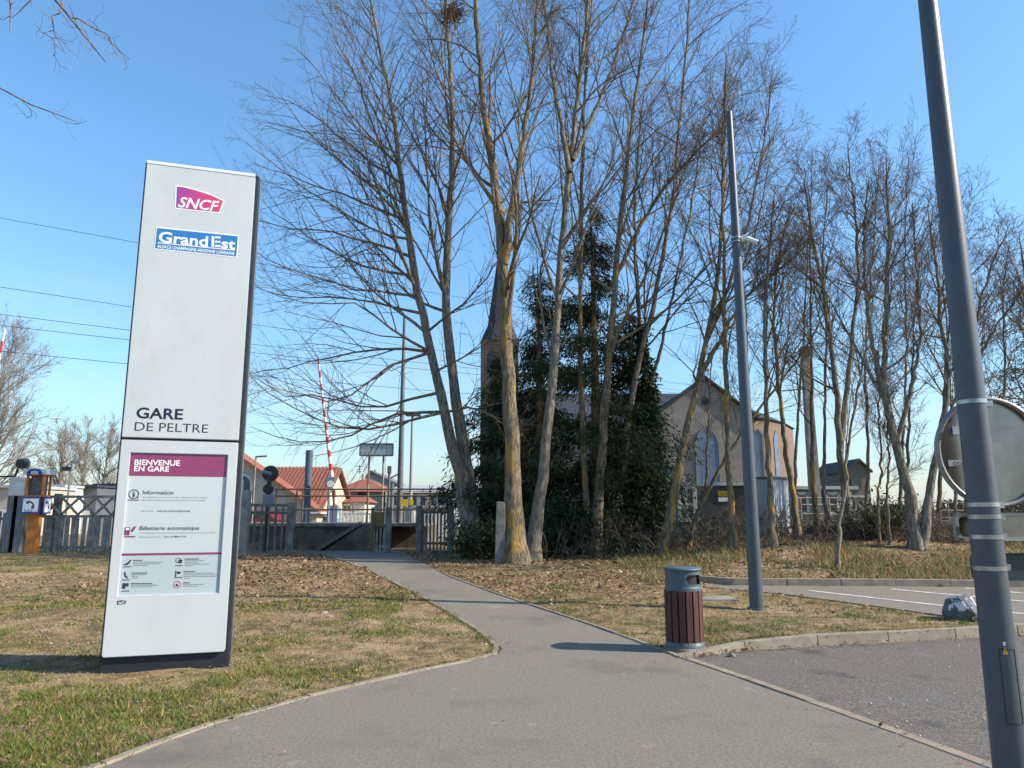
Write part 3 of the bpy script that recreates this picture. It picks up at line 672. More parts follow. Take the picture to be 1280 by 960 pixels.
def leaves(C, size, rg, asp=.5, nrm=None, spread=.6):
    """quads (diamonds) at centres C"""
    N = len(C); d = norm(rg.normal(size=(N, 3)) if nrm is None else nrm+rg.normal(size=(N, 3))*spread); q = norm(np.cross(d, rg.normal(size=(N, 3)))); w = np.cross(d, q)
    s = (size*rg.uniform(.6, 1.3, N))[:, None]
    V = np.stack([C-q*s, C+w*s*asp, C+q*s, C-w*s*asp], 1).reshape(-1, 3); return V, np.arange(N*4).reshape(-1, 4)
def stem(pts, Y, r0, r1, dY=0, base=None):
    n = len(pts); out = []
    for i, (x, y) in enumerate(pts):
        f = i/(n-1); p = at(x, y, Y+dY*f); out.append((p.x, p.y, p.z, (r0+(r1-r0)*f**.6)*.90))
    if base:
        p = out[0]; out[0] = (p[0], p[1], float(surf(p[0], p[1]))-.08, p[3])
    return out
def limb(pts, Y, r0, r1, dY=0): return stem(pts, Y, r0, r1, dY)

Y1 = 20.6
LT = [([(544,517),(490,533),(440,537),(400,530),(360,510),(330,490),(306,468)],-2.5),([(540,505),(500,515),(470,530),(430,550),(390,553),(350,548),(312,532)],-1),
      ([(542,495),(510,500),(480,510),(440,505),(400,495),(360,500),(330,480),(306,463)],1),([(535,447),(505,447),(475,465),(445,490),(410,505),(370,490),(340,480),(308,495)],-3),
      ([(535,440),(490,437),(450,440),(410,450),(370,455),(335,465),(308,470)],2),([(530,435),(500,420),(470,395),(440,375),(400,380),(360,375),(320,358)],-2),
      ([(527,380),(500,385),(475,380),(430,370),(380,375),(330,365),(303,350)],1.5),([(525,372),(490,365),(460,365),(420,355),(380,340),(340,330),(312,308)],-1),
      ([(515,350),(470,340),(430,320),(390,300),(350,270),(325,248)],2.5),([(510,300),(470,290),(420,260),(370,230),(330,195),(308,178)],-2),
      ([(512,310),(460,300),(410,290),(360,285),(320,275)],1),([(505,260),(460,230),(410,190),(370,150),(342,106)],-1),([(506,270),(450,250),(400,235),(350,215),(318,205)],2),
      ([(500,210),(460,170),(420,120),(390,80),(366,60)],1.5),([(498,190),(470,140),(440,90),(415,40),(396,0)],-2),([(500,230),(455,200),(400,150),(360,125),(335,122)],0),
      ([(560,250),(530,190),(490,130),(450,70),(420,0)],-1.5),([(562,300),(540,240),(500,180),(460,110),(430,50)],-2.5),([(545,460),(570,452),(600,432),(645,428)],-2.5),
      ([(560,400),(590,370),(620,330),(650,300)],-2),([(565,200),(590,140),(620,80),(640,0)],-1),([(565,500),(600,510),(640,540),(660,545)],-2.2),([(562,350),(520,300),(480,270),(440,215),(400,170)],1.5)]
limbs = [limb(p, Y1, .055 if i < 14 else .045, .008, dy) for i, (p, dy) in enumerate(LT)]
tree('ash_tree', 'bare twin-stemmed tree whose long branches sweep left above the fence', [
    stem([(592,694),(584,640),(566,560),(547,480),(526,380),(508,280),(500,200),(488,120),(470,40),(455,-60)], Y1, .27, .03, .6, True),
    stem([(596,690),(590,640),(580,560),(567,480),(556,380),(560,280),(567,180),(563,90),(556,0),(552,-100)], Y1+.3, .30, .04, 1, True)],
    limbs, 3, n1=9, tr=(.27,.97), len1=.34, n2=11, n3=5, n4=2, bias=(-1.2,0,.2), bark='bark_grey', lmax1=4, up2=.05, lat=(20,55), sides=12, taper1=.3)
def stm(*a, **k): return stem(*a, **k)
tree('ash_tree', 'bare tree with thick lichened trunk beside the concrete post, left of a leaning trunk', [
    stem([(645,708),(642,640),(640,560),(634,450),(630,350),(624,270),(615,200),(604,130),(598,50),(590,-60)], 18.1, .31, .05, .5, True),
    stem([(630,330),(640,260),(650,200),(660,130),(668,60),(676,-60)], 18.3, .13, .03, -.8)], [], 4, n1=11, tr=(.27,.97), len1=.34, n2=7, n3=5, n4=2, sides=14, lmax1=5)
tree('ash_tree', 'bare pale trunk leaning right, close beside the thick lichened trunk', [
    stem([(664,700),(672,640),(683,560),(690,480),(697,400),(702,310),(714,190),(726,90),(736,0),(744,-90)], 18.7, .22, .04, .4, True),
    stem([(712,215),(700,150),(688,80),(680,0),(674,-80)], 18.8, .09, .03, .6), stem([(716,200),(748,130),(775,60),(800,-30)], 18.9, .08, .03, .9)], [], 5, n1=11, tr=(.27,.97), len1=.34, n2=7, n3=5, n4=2, bark='bark_grey', sides=12, lmax1=5)
tree('ash_tree', 'slender straight bare trunk in front of the dark conifer tip', [
    stem([(736,690),(731,600),(727,500),(725,400),(726,300),(728,200),(732,100),(737,0),(740,-60)], 20.3, .13, .03, .2, True)], [], 6, n1=11, tr=(.27,.97), len1=.34, n2=7, n3=5, n4=2, lmax1=4.4)
tree('ash_tree', 'bare orange-lichened trunk curving right, just right of the slender straight trunk', [
    stem([(744,692),(750,600),(756,510),(766,400),(772,320),(780,240),(790,150),(803,60),(815,-40)], 20.0, .19, .03, -.3, True),
    stem([(770,345),(800,280),(835,225),(880,180),(930,140)], 19.9, .08, .02, -1)], [], 7, n1=11, tr=(.27,.97), len1=.34, n2=7, n3=5, n4=2, lmax1=5)
tree('ash_tree', 'purplish bare trunk slanting right above the shrubs, ivy at its foot', [
    stem([(768,690),(776,620),(783,540),(795,465),(812,400),(828,330),(840,250),(850,150),(858,60),(864,-30)], 21.0, .16, .03, 0, True)], [], 8, n1=11, tr=(.27,.97), len1=.34, n2=7, n3=5, n4=2, bark='bark_grey', lmax1=5)
tIvy, ivP, ivR = tree('ash_tree', 'forked bare tree with trunk wrapped in dark ivy by the pale green hut', [
    stem([(825,694),(822,620),(817,560),(810,490),(803,440),(796,360),(792,280),(797,200),(805,110)], 21.3, .15, .025, 0, True),
    stem([(810,485),(826,440),(838,380),(856,300),(872,210),(884,120)], 21.3, .08, .02, .5)], [], 9, n1=11, tr=(.5,.97), len1=.34, n2=7, n3=5, n4=2, lmax1=4.6)
tree('ash_tree', 'bare mossy yellow trunk leaning right, nearest behind the litter bin', [
    stem([(826,699),(838,640),(850,580),(862,520),(874,470),(886,410),(898,340),(904,250),(906,150),(908,60)], 19.2, .17, .03, .3, True),
    stem([(872,475),(900,425),(930,370),(970,340),(1015,300)], 19.2, .085, .02, -.8), stem([(884,420),(915,350),(938,270),(955,180),(966,90)], 19.3, .075, .02, .6)], [], 10, n1=11, tr=(.27,.97), len1=.34, n2=7, n3=5, n4=2, lmax1=5)
tree('ash_tree', 'thin bare tree bent sharply right in front of the dark brick hut', [
    stem([(860,694),(868,650),(882,620),(905,575),(935,528),(968,488),(1005,440),(1030,390)], 19.9, .10, .02, 0, True),
    stem([(882,622),(884,560),(886,500),(890,440)], 19.9, .045, .015, .2)], [], 12, n1=7, tr=(.27,.97), len1=.34, n2=5, n3=4, n4=2, lmax1=2.6, sub=1)
tree('ash_tree', 'straight thin bare trunk just left of the grey pole, before the brick hut', [
    stem([(916,697),(914,640),(909,560),(907,480),(905,400),(905,310),(902,230),(905,150),(908,80)], 18.9, .12, .025, 0, True)], [], 13, n1=11, tr=(.38,.97), len1=.34, n2=7, n3=5, n4=2, lmax1=4.4)
tree('ash_tree', 'bare trunk right of the grey pole in front of the whitish hut', [
    stem([(966,694),(966,640),(960,570),(957,500),(956,430),(958,360),(962,300),(970,230)], 18.2, .115, .025, 0, True)], [], 14, n1=11, tr=(.35,.97), len1=.34, n2=7, n3=5, n4=2, lmax1=4.4, twig='twig_brown')
tree('ash_tree', 'bare trunk leaning left at the right corner of the whitish hut', [
    stem([(1000,680),(995,640),(984,580),(976,510),(970,450),(966,380),(974,310),(990,250)], 19.5, .115, .025, 0, True)], [], 15, n1=11, tr=(.35,.97), len1=.34, n2=7, n3=5, n4=2, lmax1=4.4, twig='twig_brown')
tree('ash_tree', 'bare forked tree rising beside the tall concrete catenary post', [
    stem([(1062,672),(1058,620),(1050,560),(1046,500),(1040,440),(1030,370),(1018,310),(1008,250),(1004,205)], 19.8, .17, .025, 0, True),
    stem([(1050,565),(1058,500),(1064,430),(1074,350),(1070,270),(1062,210),(1058,175)], 19.8, .11, .02, .6)], [], 16, n1=11, tr=(.35,.97), len1=.34, n2=7, n3=5, n4=2, lmax1=4.6, bark='bark_grey', twig='twig_brown')
tree('ash_tree', 'slim young bare tree standing on the bank close to the far kerb', [
    stem([(1045,713),(1050,660),(1056,600),(1062,540),(1075,470),(1088,410),(1094,340)], 16.0, .065, .015, 0, True)], [], 17, n1=11, tr=(.35,.97), len1=.34, n2=7, n3=5, n4=2, lmax1=2, twig='twig_brown', bark='bark_grey')
tree('ash_tree', 'bare tree splitting low into two trunks like a V, left of the sign pole', [
    stem([(1146,690),(1143,650),(1132,600),(1118,550),(1107,500),(1104,440),(1108,370),(1112,300),(1110,240),(1108,190)], 17.8, .19, .025, 0, True),
    stem([(1153,690),(1157,650),(1166,590),(1178,530),(1186,470),(1176,400),(1170,330),(1160,260)], 17.7, .16, .025, .3, True),
    stem([(1108,505),(1092,440),(1082,370),(1078,300),(1086,225)], 17.8, .09, .02, .4), stem([(1120,555),(1140,490),(1152,420),(1146,340),(1140,250)], 17.8, .08, .02, -.5)], [], 18, n1=9, tr=(.35,.97), len1=.34, n2=7, n3=5, n4=2, lmax1=4.4, bark='bark_grey', twig='twig_brown', up2=.07)
tree('ash_tree', 'bare tree partly hidden behind the upper part of the foreground pole', [
    stem([(1212,678),(1208,600),(1204,520),(1208,450),(1222,390),(1240,330),(1262,280)], 20.5, .13, .02, 0, True),
    stem([(1206,500),(1226,440),(1250,400),(1290,350)], 20.5, .07, .02, 0)], [], 19, n1=11, tr=(.25,.97), len1=.3, n2=7, n3=5, n4=2, lmax1=3.2, twig='twig_brown')
tree('ash_tree', 'bare tree at the right picture edge above the round sign', [
    stem([(1300,690),(1302,600),(1298,500),(1290,420),(1282,350),(1274,290)], 21, .15, .02, 0, True)], [], 20, n1=18, tr=(.25,.97), len1=.34, n2=7, n3=5, n4=2, lmax1=4, twig='twig_brown')
for k, (x0, x1, y0, y1, Y, r, lab) in enumerate(((690,668,690,330,23,.09,'thin dark stem rising among the conifers behind the leaning pale trunk'),(757,742,690,300,22,.07,'thin bare stem close behind the orange-lichened trunk'),
        (938,930,680,330,21.5,.07,'thin bare stem behind the grey pole, before the church'),(1100,1098,684,430,18.4,.05,'thin mossy sapling left of the V-shaped tree'),(1112,1112,684,480,18.2,.055,'thin yellowish mossy sapling touching the V-shaped tree'),(1020,1012,660,240,22,.1,'bare trunk close in front of the concrete catenary post'),(1130,1150,665,330,22,.08,'bare upright stem seen between the two trunks of the V'))):
    xs = [x0+(x1-x0)*f+rnd.uniform(-4, 4) for f in (0,.2,.4,.6,.8,1)]; xs[0] = x0
    tree('ash_tree', lab, [stem([(x, y0+(y1-y0)*f) for x, f in zip(xs, (0,.2,.4,.6,.8,1))], Y, r, .015, 0, True)], [], 40+k, n1=10, tr=(.3,.97), len1=.34, n2=7, n3=5, n4=2, lmax1=2.4, twig='twig_brown', sub=1)
for k, (xs, ys, Y, r, lab) in enumerate((((1032,1030,1034,1028,1036),(672,540,420,310,215),21.2,.075,'slender bare stem between the catenary post and the forked tree'),((1082,1086,1080,1092,1098),(675,550,430,320,210),21.6,.075,'slender bare stem behind the slim young tree on the bank'),
        ((1124,1128,1134,1130,1136),(672,560,430,310,195),22.4,.075,'slender bare stem rising behind the left half of the V-shaped tree'),((1172,1176,1184,1190,1182),(672,560,440,330,225),21.8,.08,'slender bare stem right of the V-shaped tree, before the pale railing'),((1196,1192,1186,1178,1172),(672,560,450,340,250),23,.07,'slender leaning stem half hidden beside the round sign'),((1246,1250,1258,1252,1262),(680,560,460,370,300),22.5,.09,'slender bare stem seen just right of the foreground pole'),((990,996,1004,1010,1016),(668,550,420,300,190),22.8,.075,'slender bare stem rising behind the whitish hut'))):
    tree('ash_tree', lab, [stem(list(zip(xs, ys)), Y, r, .012, 0, True)], [], 140+k, n1=11, tr=(.32,.97), len1=.34, n2=6, n3=5, n4=2, lmax1=3.4, twig='twig_brown', bark='bark' if k % 2 else 'bark_grey', sub=3)
# tree standing left of the frame, its branch tips hang into the sky
NY = 6.2
tree('near_tree', 'near bare tree whose branch tips hang into the top left sky', [
    [(-8.6,5.6,-.1,.22),(-8.5,5.7,1.5,.2),(-8.4,5.8,3.2,.17),(-8.2,5.9,5,.13),(-8.1,6,7,.08),(-8.0,6.0,9,.03)]],
    [limb([(-620,-100),(-300,-180),(-60,-120),(40,-40),(80,8),(100,45),(130,75)], NY, .05, .004, 0), limb([(76,0),(70,25),(62,55),(61,68)], NY, .008, .003), limb([(88,22),(118,30),(140,46),(154,66),(157,80)], NY, .008, .003),
     limb([(-600,0),(-300,40),(-100,80),(0,107),(30,122),(55,134),(72,148),(80,158),(97,157)], NY, .016, .003, 0), limb([(-120,-120),(-20,-60),(10,-10),(17,20),(22,44)], NY, .02, .003)],
    60, n1=8, tr=(.5,.95), len1=.25, n2=9, n3=3, n4=0, lmax1=2, group=None, bias=(-1.5,0,1), tw=.45, up2=-.02, lat=(25,60), lm=(.55,.22,.1), wb=.28, sub=0)
# far bare trees on the left
for k, (x, y, top, Y, rr, lab) in enumerate(((-18,640,428,46,5.2,'round bare tree at the left picture edge beyond the fence'),(72,640,532,52,2.6,'small bare tree behind the kiosk, right of the round one'),(128,640,540,50,2.6,'small bare olive tree just left of the totem'),(100,640,528,60,2.8,'pale bare tree behind the old lattice fence'))):
    b = at(x, y, Y); tz = at(x, top, Y).z; hgt = tz-.5
    tree('field_tree', lab, [[(b.x,Y,.4,.16),(b.x+.05,Y,.4+hgt*.25,.14),(b.x-.1,Y,.4+hgt*.5,.1),(b.x,Y,.4+hgt*.8,.05),(b.x,Y,.4+hgt*.96,.03)]], [], 70+k, n1=70 if k == 0 else 26, tr=(.2,.97), ang1=(35,65), len1=.52, n2=10, n3=6, n4=2 if k == 0 else 0, lmax1=rr, group='bare trees beyond the tracks', tw=2.0, twig='twig_pale', bark='twig_pale', up1=.07)
# ivy on two trunks
def ivy(P, R, t0, t1, n, rg, w=.1):
    f = rg.uniform(t0, t1, n)*(len(P)-1); i = np.minimum(f.astype(int), len(P)-2); u = (f-i)[:, None]
    c = P[i]*(1-u)+P[i+1]*u; r = R[i]; d = norm(rg.normal(size=(n, 3))*np.array([1, 1, .25])); c = c+d*(r[:, None]+np.abs(rg.normal(size=(n, 1)))*w+.02); return c, d
rg = np.random.default_rng(5)
c, d = ivy(ivP[0], ivR[0], .02, .46, 3200, rg, .13); V, Q = leaves(c, .055, rg, .8, d, .8)
fast('ivy', V, Q, MT['leaf'], tIvy, colr=np.repeat(np.stack([rg.uniform(.012,.03,len(c)), rg.uniform(.03,.06,len(c)), rg.uniform(.01,.02,len(c))], 1), 4, 0))
# conifers
def conifer(label, x, ytop, Y, rad, seed, n, zlow=.9):
    rg = np.random.default_rng(seed); tp = at(x, ytop, Y); b = Vector((tp.x, Y, float(G(tp.x, Y)))); hgt = tp.z-b.z
    t = thing('conifer', b, label, 'tree', 'dark conifers of the copse')
    P, R = resample([(b.x, Y, b.z-.1), (b.x+.05, Y, b.z+hgt*.5), (b.x, Y, tp.z)], [.2, .12, .015], 20); fast('trunk', *tubes(P[None], R[None], 8, rg), MT['bark'], t, True)
    nb = 105; f = rg.random(nb)**.9; f = .04+.95*f; L = rad*1.35*(1-f)**.75*rg.uniform(.35, 1.15, nb)+.15; az = rg.uniform(0, 2*PI, nb)
    o0 = np.stack([np.full(nb, b.x), np.full(nb, Y), b.z+hgt*f], 1); S = 6; pts = np.empty((nb, S+1, 3)); pts[:, 0] = o0
    dd = np.stack([np.cos(az), np.sin(az), rg.uniform(-.05, .35, nb)], 1); dd = norm(dd)
    for s in range(S): dd = norm(dd+np.array([0, 0, -.11+.05*(s > 3)])+rg.normal(size=(nb, 3))*.05); pts[:, s+1] = pts[:, s]+dd*(L/S)[:, None]
    rr = np.linspace(.022, .006, S+1)[None]*np.ones((nb, 1)); fast('branches', *tubes(pts, rr, 4, rg), MT['bark'], t, True)
    # sprays: hanging tufts along every branch
    k = rg.choice(nb, n, p=(L**1.3)/(L**1.3).sum()); w = rg.random(n)**.7*S; i = np.minimum(w.astype(int), S-1); u = (w-i)[:, None]
    c = pts[k, i]*(1-u)+pts[k, i+1]*u; lw = (L[k]*.075+.05)[:, None]
    c = c+rg.normal(size=(n, 3))*lw*np.array([1, 1, .7])-np.array([0, 0, 1])*np.abs(rg.normal(size=(n, 1)))*.12
    out = norm(pts[k, i+1]-pts[k, i])*.7+np.array([0, 0, -.55]); q = norm(out+rg.normal(size=(n, 3))*.5); wv = norm(np.cross(q, rg.normal(size=(n, 3))))
    s = rg.uniform(.06, .15, n)[:, None]; V = np.stack([c-q*s*.4, c+wv*s*.15+q*s*.2, c+q*s, c-wv*s*.15+q*s*.2], 1).reshape(-1, 3)
    g = rg.uniform(.6, 1.35, n); cl = np.stack([.03*g+rg.uniform(0,.02,n), .056*g, .02*g], 1)
    fast('crown', V, np.arange(n*4).reshape(-1, 4), MT['leaf'], t, colr=np.repeat(cl, 4, 0))
conifer('tallest dark conifer in the middle of the copse', 738, 250, 21.2, 2.3, 1, 36000)
conifer('dark conifer left of the tallest one, behind the leaning pale trunk', 672, 335, 21.7, 2.1, 2, 27000)
conifer('dark conifer right of the tallest one, beside the ivy-wrapped tree', 786, 385, 21.6, 1.2, 3, 17000)
conifer('low dark conifer behind the thick lichened trunk, before the church tower', 622, 440, 21.9, 1.6, 4, 17000)
conifer('lone dark conifer at the right picture edge behind the round sign', 1284, 370, 26, 2.2, 5, 12000)
# shrubs
def shrub(name, label, x, ybase, Y, rx, rz, n, seed, cols, size=.05, twigs=60, group='evergreen shrubs under the trees', m='leaf'):
    rg = np.random.default_rng(seed); bx = at(x, ybase, Y).x; b = Vector((bx, Y, float(surf(bx, Y)))); t = thing(name, b, label, 'shrub', group)
    az = rg.uniform(0, 2*PI, twigs); sp = rg.uniform(.1, 1, twigs); S = 4; pts = np.empty((twigs, S+1, 3)); pts[:, 0] = np.array(b)+np.stack([np.cos(az)*.25*rx, np.sin(az)*.25*rx, np.full(twigs, -.03)], 1)*sp[:, None]
    d = norm(np.stack([np.cos(az)*sp*rx, np.sin(az)*sp*rx*.8, np.full(twigs, rz)*rg.uniform(.6,1.1,twigs)], 1)); L = rg.uniform(.6, 1.1, twigs)*math.hypot(rx*.6, rz)
    for s in range(S): d = norm(d+rg.normal(size=(twigs, 3))*.13); pts[:, s+1] = pts[:, s]+d*(L/S)[:, None]
    R = np.linspace(.014, .005, S+1)[None]*np.ones((twigs, 1)); P2, R2 = sprout(pts, R, 5, (.2, 1), (25, 60), .35, 2, rg, .02, .15, .7, .5, rmin=.004)
    fast('stems', *cat_meshes([tubes(pts, R, 4, rg), tubes(P2, R2, 3, rg)]), MT['twig_brown'], t, True)
    if n:
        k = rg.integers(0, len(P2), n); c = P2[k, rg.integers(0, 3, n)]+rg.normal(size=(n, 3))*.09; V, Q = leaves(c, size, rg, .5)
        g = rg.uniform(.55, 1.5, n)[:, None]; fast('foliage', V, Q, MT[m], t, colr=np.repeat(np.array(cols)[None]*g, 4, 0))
    return t
shrub('holly_shrub', 'small glossy evergreen shrub left of the concrete post', 600, 695, 19.0, .75, .9, 2600, 1, (.035,.06,.02), .05)
shrub('holly_shrub', 'dark evergreen shrub right of the leaning pale trunk', 706, 694, 20.4, 1.1, 1.5, 5200, 2, (.022,.045,.016), .05)
shrub('holly_shrub', 'evergreen shrub around the foot of the orange-lichened trunk', 760, 694, 20.6, 1.15, 1.35, 5200, 3, (.035,.05,.02), .045)
shrub('holly_shrub', 'evergreen shrub left of the ivy-wrapped tree', 794, 694, 20.9, .6, .9, 2200, 4, (.04,.05,.025), .045)
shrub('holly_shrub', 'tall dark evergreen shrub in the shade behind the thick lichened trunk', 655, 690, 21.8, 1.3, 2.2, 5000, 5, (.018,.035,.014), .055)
shrub('holly_shrub', 'low leafy shrub left of the V-shaped tree', 1098, 680, 19.2, .9, 1.1, 1800, 6, (.04,.055,.025), .05)
# bare undergrowth along the bank
rg = np.random.default_rng(9); L = []
bx = np.concatenate([rg.uniform(.6, 14, 520), rg.uniform(9, 14, 120)]); by = np.concatenate([rg.uniform(18.8, 21.5, 520), rg.uniform(18.3, 20, 120)]); nb = len(bx)
pts = np.empty((nb, 5, 3)); pts[:, 0] = np.stack([bx, by, surf(bx, by)-.03], 1); d = norm(np.stack([rg.normal(0,.5,nb), rg.normal(0,.5,nb), np.ones(nb)], 1)); LL = rg.uniform(.4, 1.3, nb)
for s in range(4): d = norm(d+rg.normal(size=(nb, 3))*.2+np.array([0, 0, -.06*s])); pts[:, s+1] = pts[:, s]+d*(LL/4)[:, None]
R = np.linspace(.011, .005, 5)[None]*np.ones((nb, 1)); P2, R2 = sprout(pts, R, 7, (.15, 1), (25, 65), .4, 3, rg, 0, .15, .7, .5, rmin=.004)
P3, R3 = sprout(P2, R2, 2, (.2, 1), (25, 65), .5, 1, rg, 0, .15, .7, .5, rmin=.0035)
o = fast('undergrowth', *cat_meshes([tubes(pts, R, 4, rg), tubes(P2, R2, 3, rg), tubes(P3, R3, 3, rg)]), MT['twig_brown'], None, True)
tag(o, 'tangle of bare brown undergrowth along the bank', 'undergrowth', kind='stuff')
# nest
nc = at(566, 16, Y1+.8); rg = np.random.default_rng(3); n = 160; c = np.array(nc)+rg.normal(size=(n, 3))*np.array([.2,.2,.12]); d = norm(rg.normal(size=(n, 3))*np.array([1,1,.35]))
o = fast('bird_nest', *tubes(np.stack([c-d*.22, c+rg.normal(size=(n,3))*.04, c+d*.22], 1), np.full((n, 3), .012), 3, rg), MT['twig_brown']); tag(o, 'dark twiggy bird nest high in the bare branches', 'nest')

# ------------------------------------------------------------------ grass, leaf litter
def area(n, x0, x1, y0, y1, rg, power=0):
    y = rg.random(n); y = y0*(y1/y0)**y if power else y0+(y1-y0)*y
    x = (rg.random(n)*2-1)*np.minimum(np.maximum(abs(x0), abs(x1)), y*.78+1.2); k = (x > x0)&(x < x1)&~paved(x, y); return x[k], y[k]
def tot_ok(x, y):
    u = (x-TC.x)*TU.x+(y-TC.y)*TU.y; d = (x-TC.x)*TN.x+(y-TC.y)*TN.y; return ~((abs(u) < .62)&(d < .0)&(d > -.36))
rg = np.random.default_rng(21)
x, y = area(330000, -14, 14, 3.6, 22, rg, 1)
green = vnoise(x, y, .9, 5)*.55+vnoise(x, y, 2.6, 6)*.45
green = green-.10*sst(8.5, 10, y)*(x > -1)-.1*sst(12, 16, y)+.12*((x < -1.2)&(y < 8))
keep = (rg.random(len(x)) < .30+.9*sst(.38, .66, green))&tot_ok(x, y); x = x[keep]; y = y[keep]; g = green[keep]; n = len(x)
z = surf(x, y); isg = rg.random(n) < sst(.44, .72, g)*.75+.05
hgt = rg.uniform(.010, .028, n)*(1+.8*(g > .64))*(1+.035*y); tall = rg.random(n) < .012; hgt = np.where(tall, hgt*2, hgt)
az = rg.uniform(0, 2*PI, n); lean = rg.uniform(.2, 1.3, n)*hgt; w = rg.uniform(.0025, .005, n)*(.7+.13*y)
B = np.stack([x, y, z-.005], 1); sd = np.stack([np.cos(az), np.sin(az), 0*az], 1)*w[:, None]; az2 = rg.uniform(0, 2*PI, n)
T = B+np.stack([np.cos(az2)*lean, np.sin(az2)*lean, hgt], 1); V = np.stack([B-sd, B+sd, T], 1).reshape(-1, 3)
gc = np.stack([rg.uniform(.10,.19,n), rg.uniform(.13,.205,n), rg.uniform(.018,.045,n)], 1); dc_ = np.stack([rg.uniform(.24,.42,n), rg.uniform(.18,.29,n), rg.uniform(.08,.15,n)], 1)
c = np.where(isg[:, None], gc, dc_); o = fast('grass', V, np.arange(n*3).reshape(-1, 3), MT['grass'], colr=np.repeat(c, 3, 0)); tag(o, 'short patchy half-dry lawn grass', 'grass', kind='stuff')
rgc = np.random.default_rng(44); nc_ = 1500; cy_ = 3.9*(13/3.9)**rgc.random(nc_); cx_ = (rgc.random(nc_)*2-1)*(cy_*.78+1); gk = vnoise(cx_, cy_, .9, 5)*.55+vnoise(cx_, cy_, 2.6, 6)*.45
kk = (gk+.12*(cy_ < 8.5) > .5)&~paved(cx_, cy_)&(edge_dist(cx_, cy_) > .05)&tot_ok(cx_, cy_); cx_ = cx_[kk]; cy_ = cy_[kk]; rep_ = 34; n = len(cx_)*rep_; rad_ = np.repeat(rgc.uniform(.03, .11, len(cx_)), rep_)
x = np.repeat(cx_, rep_)+rgc.normal(size=n)*rad_; y = np.repeat(cy_, rep_)+rgc.normal(size=n)*rad_; k = ~paved(x, y); x = x[k]; y = y[k]; n = len(x); z = surf(x, y)
hgt = rgc.uniform(.02, .06, n); az = rgc.uniform(0, 2*PI, n); w = rgc.uniform(.003, .006, n)*(.8+.06*y); sd = np.stack([np.cos(az), np.sin(az), 0*az], 1)*w[:, None]; az2 = rgc.uniform(0, 2*PI, n); ln = hgt*rgc.uniform(.2, 1.4, n)
B = np.stack([x, y, z-.004], 1); T = B+np.stack([np.cos(az2)*ln, np.sin(az2)*ln, hgt], 1); c = np.stack([rgc.uniform(.08,.15,n), rgc.uniform(.12,.20,n), rgc.uniform(.018,.045,n)], 1)
o = fast('grass_tufts', np.stack([B-sd, B+sd, T], 1).reshape(-1, 3), np.arange(n*3).reshape(-1, 3), MT['grass'], colr=np.repeat(c, 3, 0)); tag(o, 'fresh green grass tufts dotted over the dry lawn', 'grass', kind='stuff')
for nm, LN, sgn, cnt in (('lawn_edge_grass', path_left, 1, 9000), ('bank_edge_grass', path_right, 1, 5000), ('kerb_edge_grass', isl_front, 1, 4000)):
    kp = np.array(XY(LN)); sl = np.concatenate([[0], np.cumsum(np.linalg.norm(np.diff(kp, axis=0), axis=1))]); ss = rgc.uniform(0, sl[-1], cnt); i0 = np.clip(np.searchsorted(sl, ss)-1, 0, len(kp)-2); u = ((ss-sl[i0])/(sl[i0+1]-sl[i0]))[:, None]
    tg = norm(kp[i0+1]-kp[i0]); nn = np.stack([-tg[:, 1], tg[:, 0]], 1); q = kp[i0]*(1-u)+kp[i0+1]*u; off = np.abs(rgc.normal(.075 if nm != 'kerb_edge_grass' else .15, .035, cnt))[:, None]; q = q+nn*off; x, y = q[:, 0], q[:, 1]; k = (vnoise(x, y, 2.2, 51)*.7+rgc.random(cnt)*.3 > .42)&(y < 17)&(y > 3); x = x[k]; y = y[k]; nn = nn[k]; n = len(x)
    z = surf(x, y)+.004; hgt = rgc.uniform(.012, .04, n); az = rgc.uniform(0, 2*PI, n); w = rgc.uniform(.003, .006, n)*(.8+.06*y); sd = np.stack([np.cos(az), np.sin(az), 0*az], 1)*w[:, None]; ln = rgc.uniform(.0, .05, n)[:, None]
    B = np.stack([x, y, z], 1); T = B+np.concatenate([-nn*ln+rgc.normal(size=(n, 2))*.015, hgt[:, None]], 1); mix_ = (rgc.random(n) < .45)[:, None]
    c = np.where(mix_, np.stack([rgc.uniform(.08,.15,n), rgc.uniform(.11,.18,n), rgc.uniform(.02,.045,n)], 1), np.stack([rgc.uniform(.24,.40,n), rgc.uniform(.18,.28,n), rgc.uniform(.08,.14,n)], 1))
    o = fast(nm, np.stack([B-sd, B+sd, T], 1).reshape(-1, 3), np.arange(n*3).reshape(-1, 3), MT['grass'], colr=np.repeat(c, 3, 0)); tag(o, {'lawn_edge_grass': 'grass spilling over the lawn edging', 'bank_edge_grass': 'grass along the right edge of the footpath', 'kerb_edge_grass': 'dry grass along the top of the island kerb'}[nm], 'grass', kind='stuff')
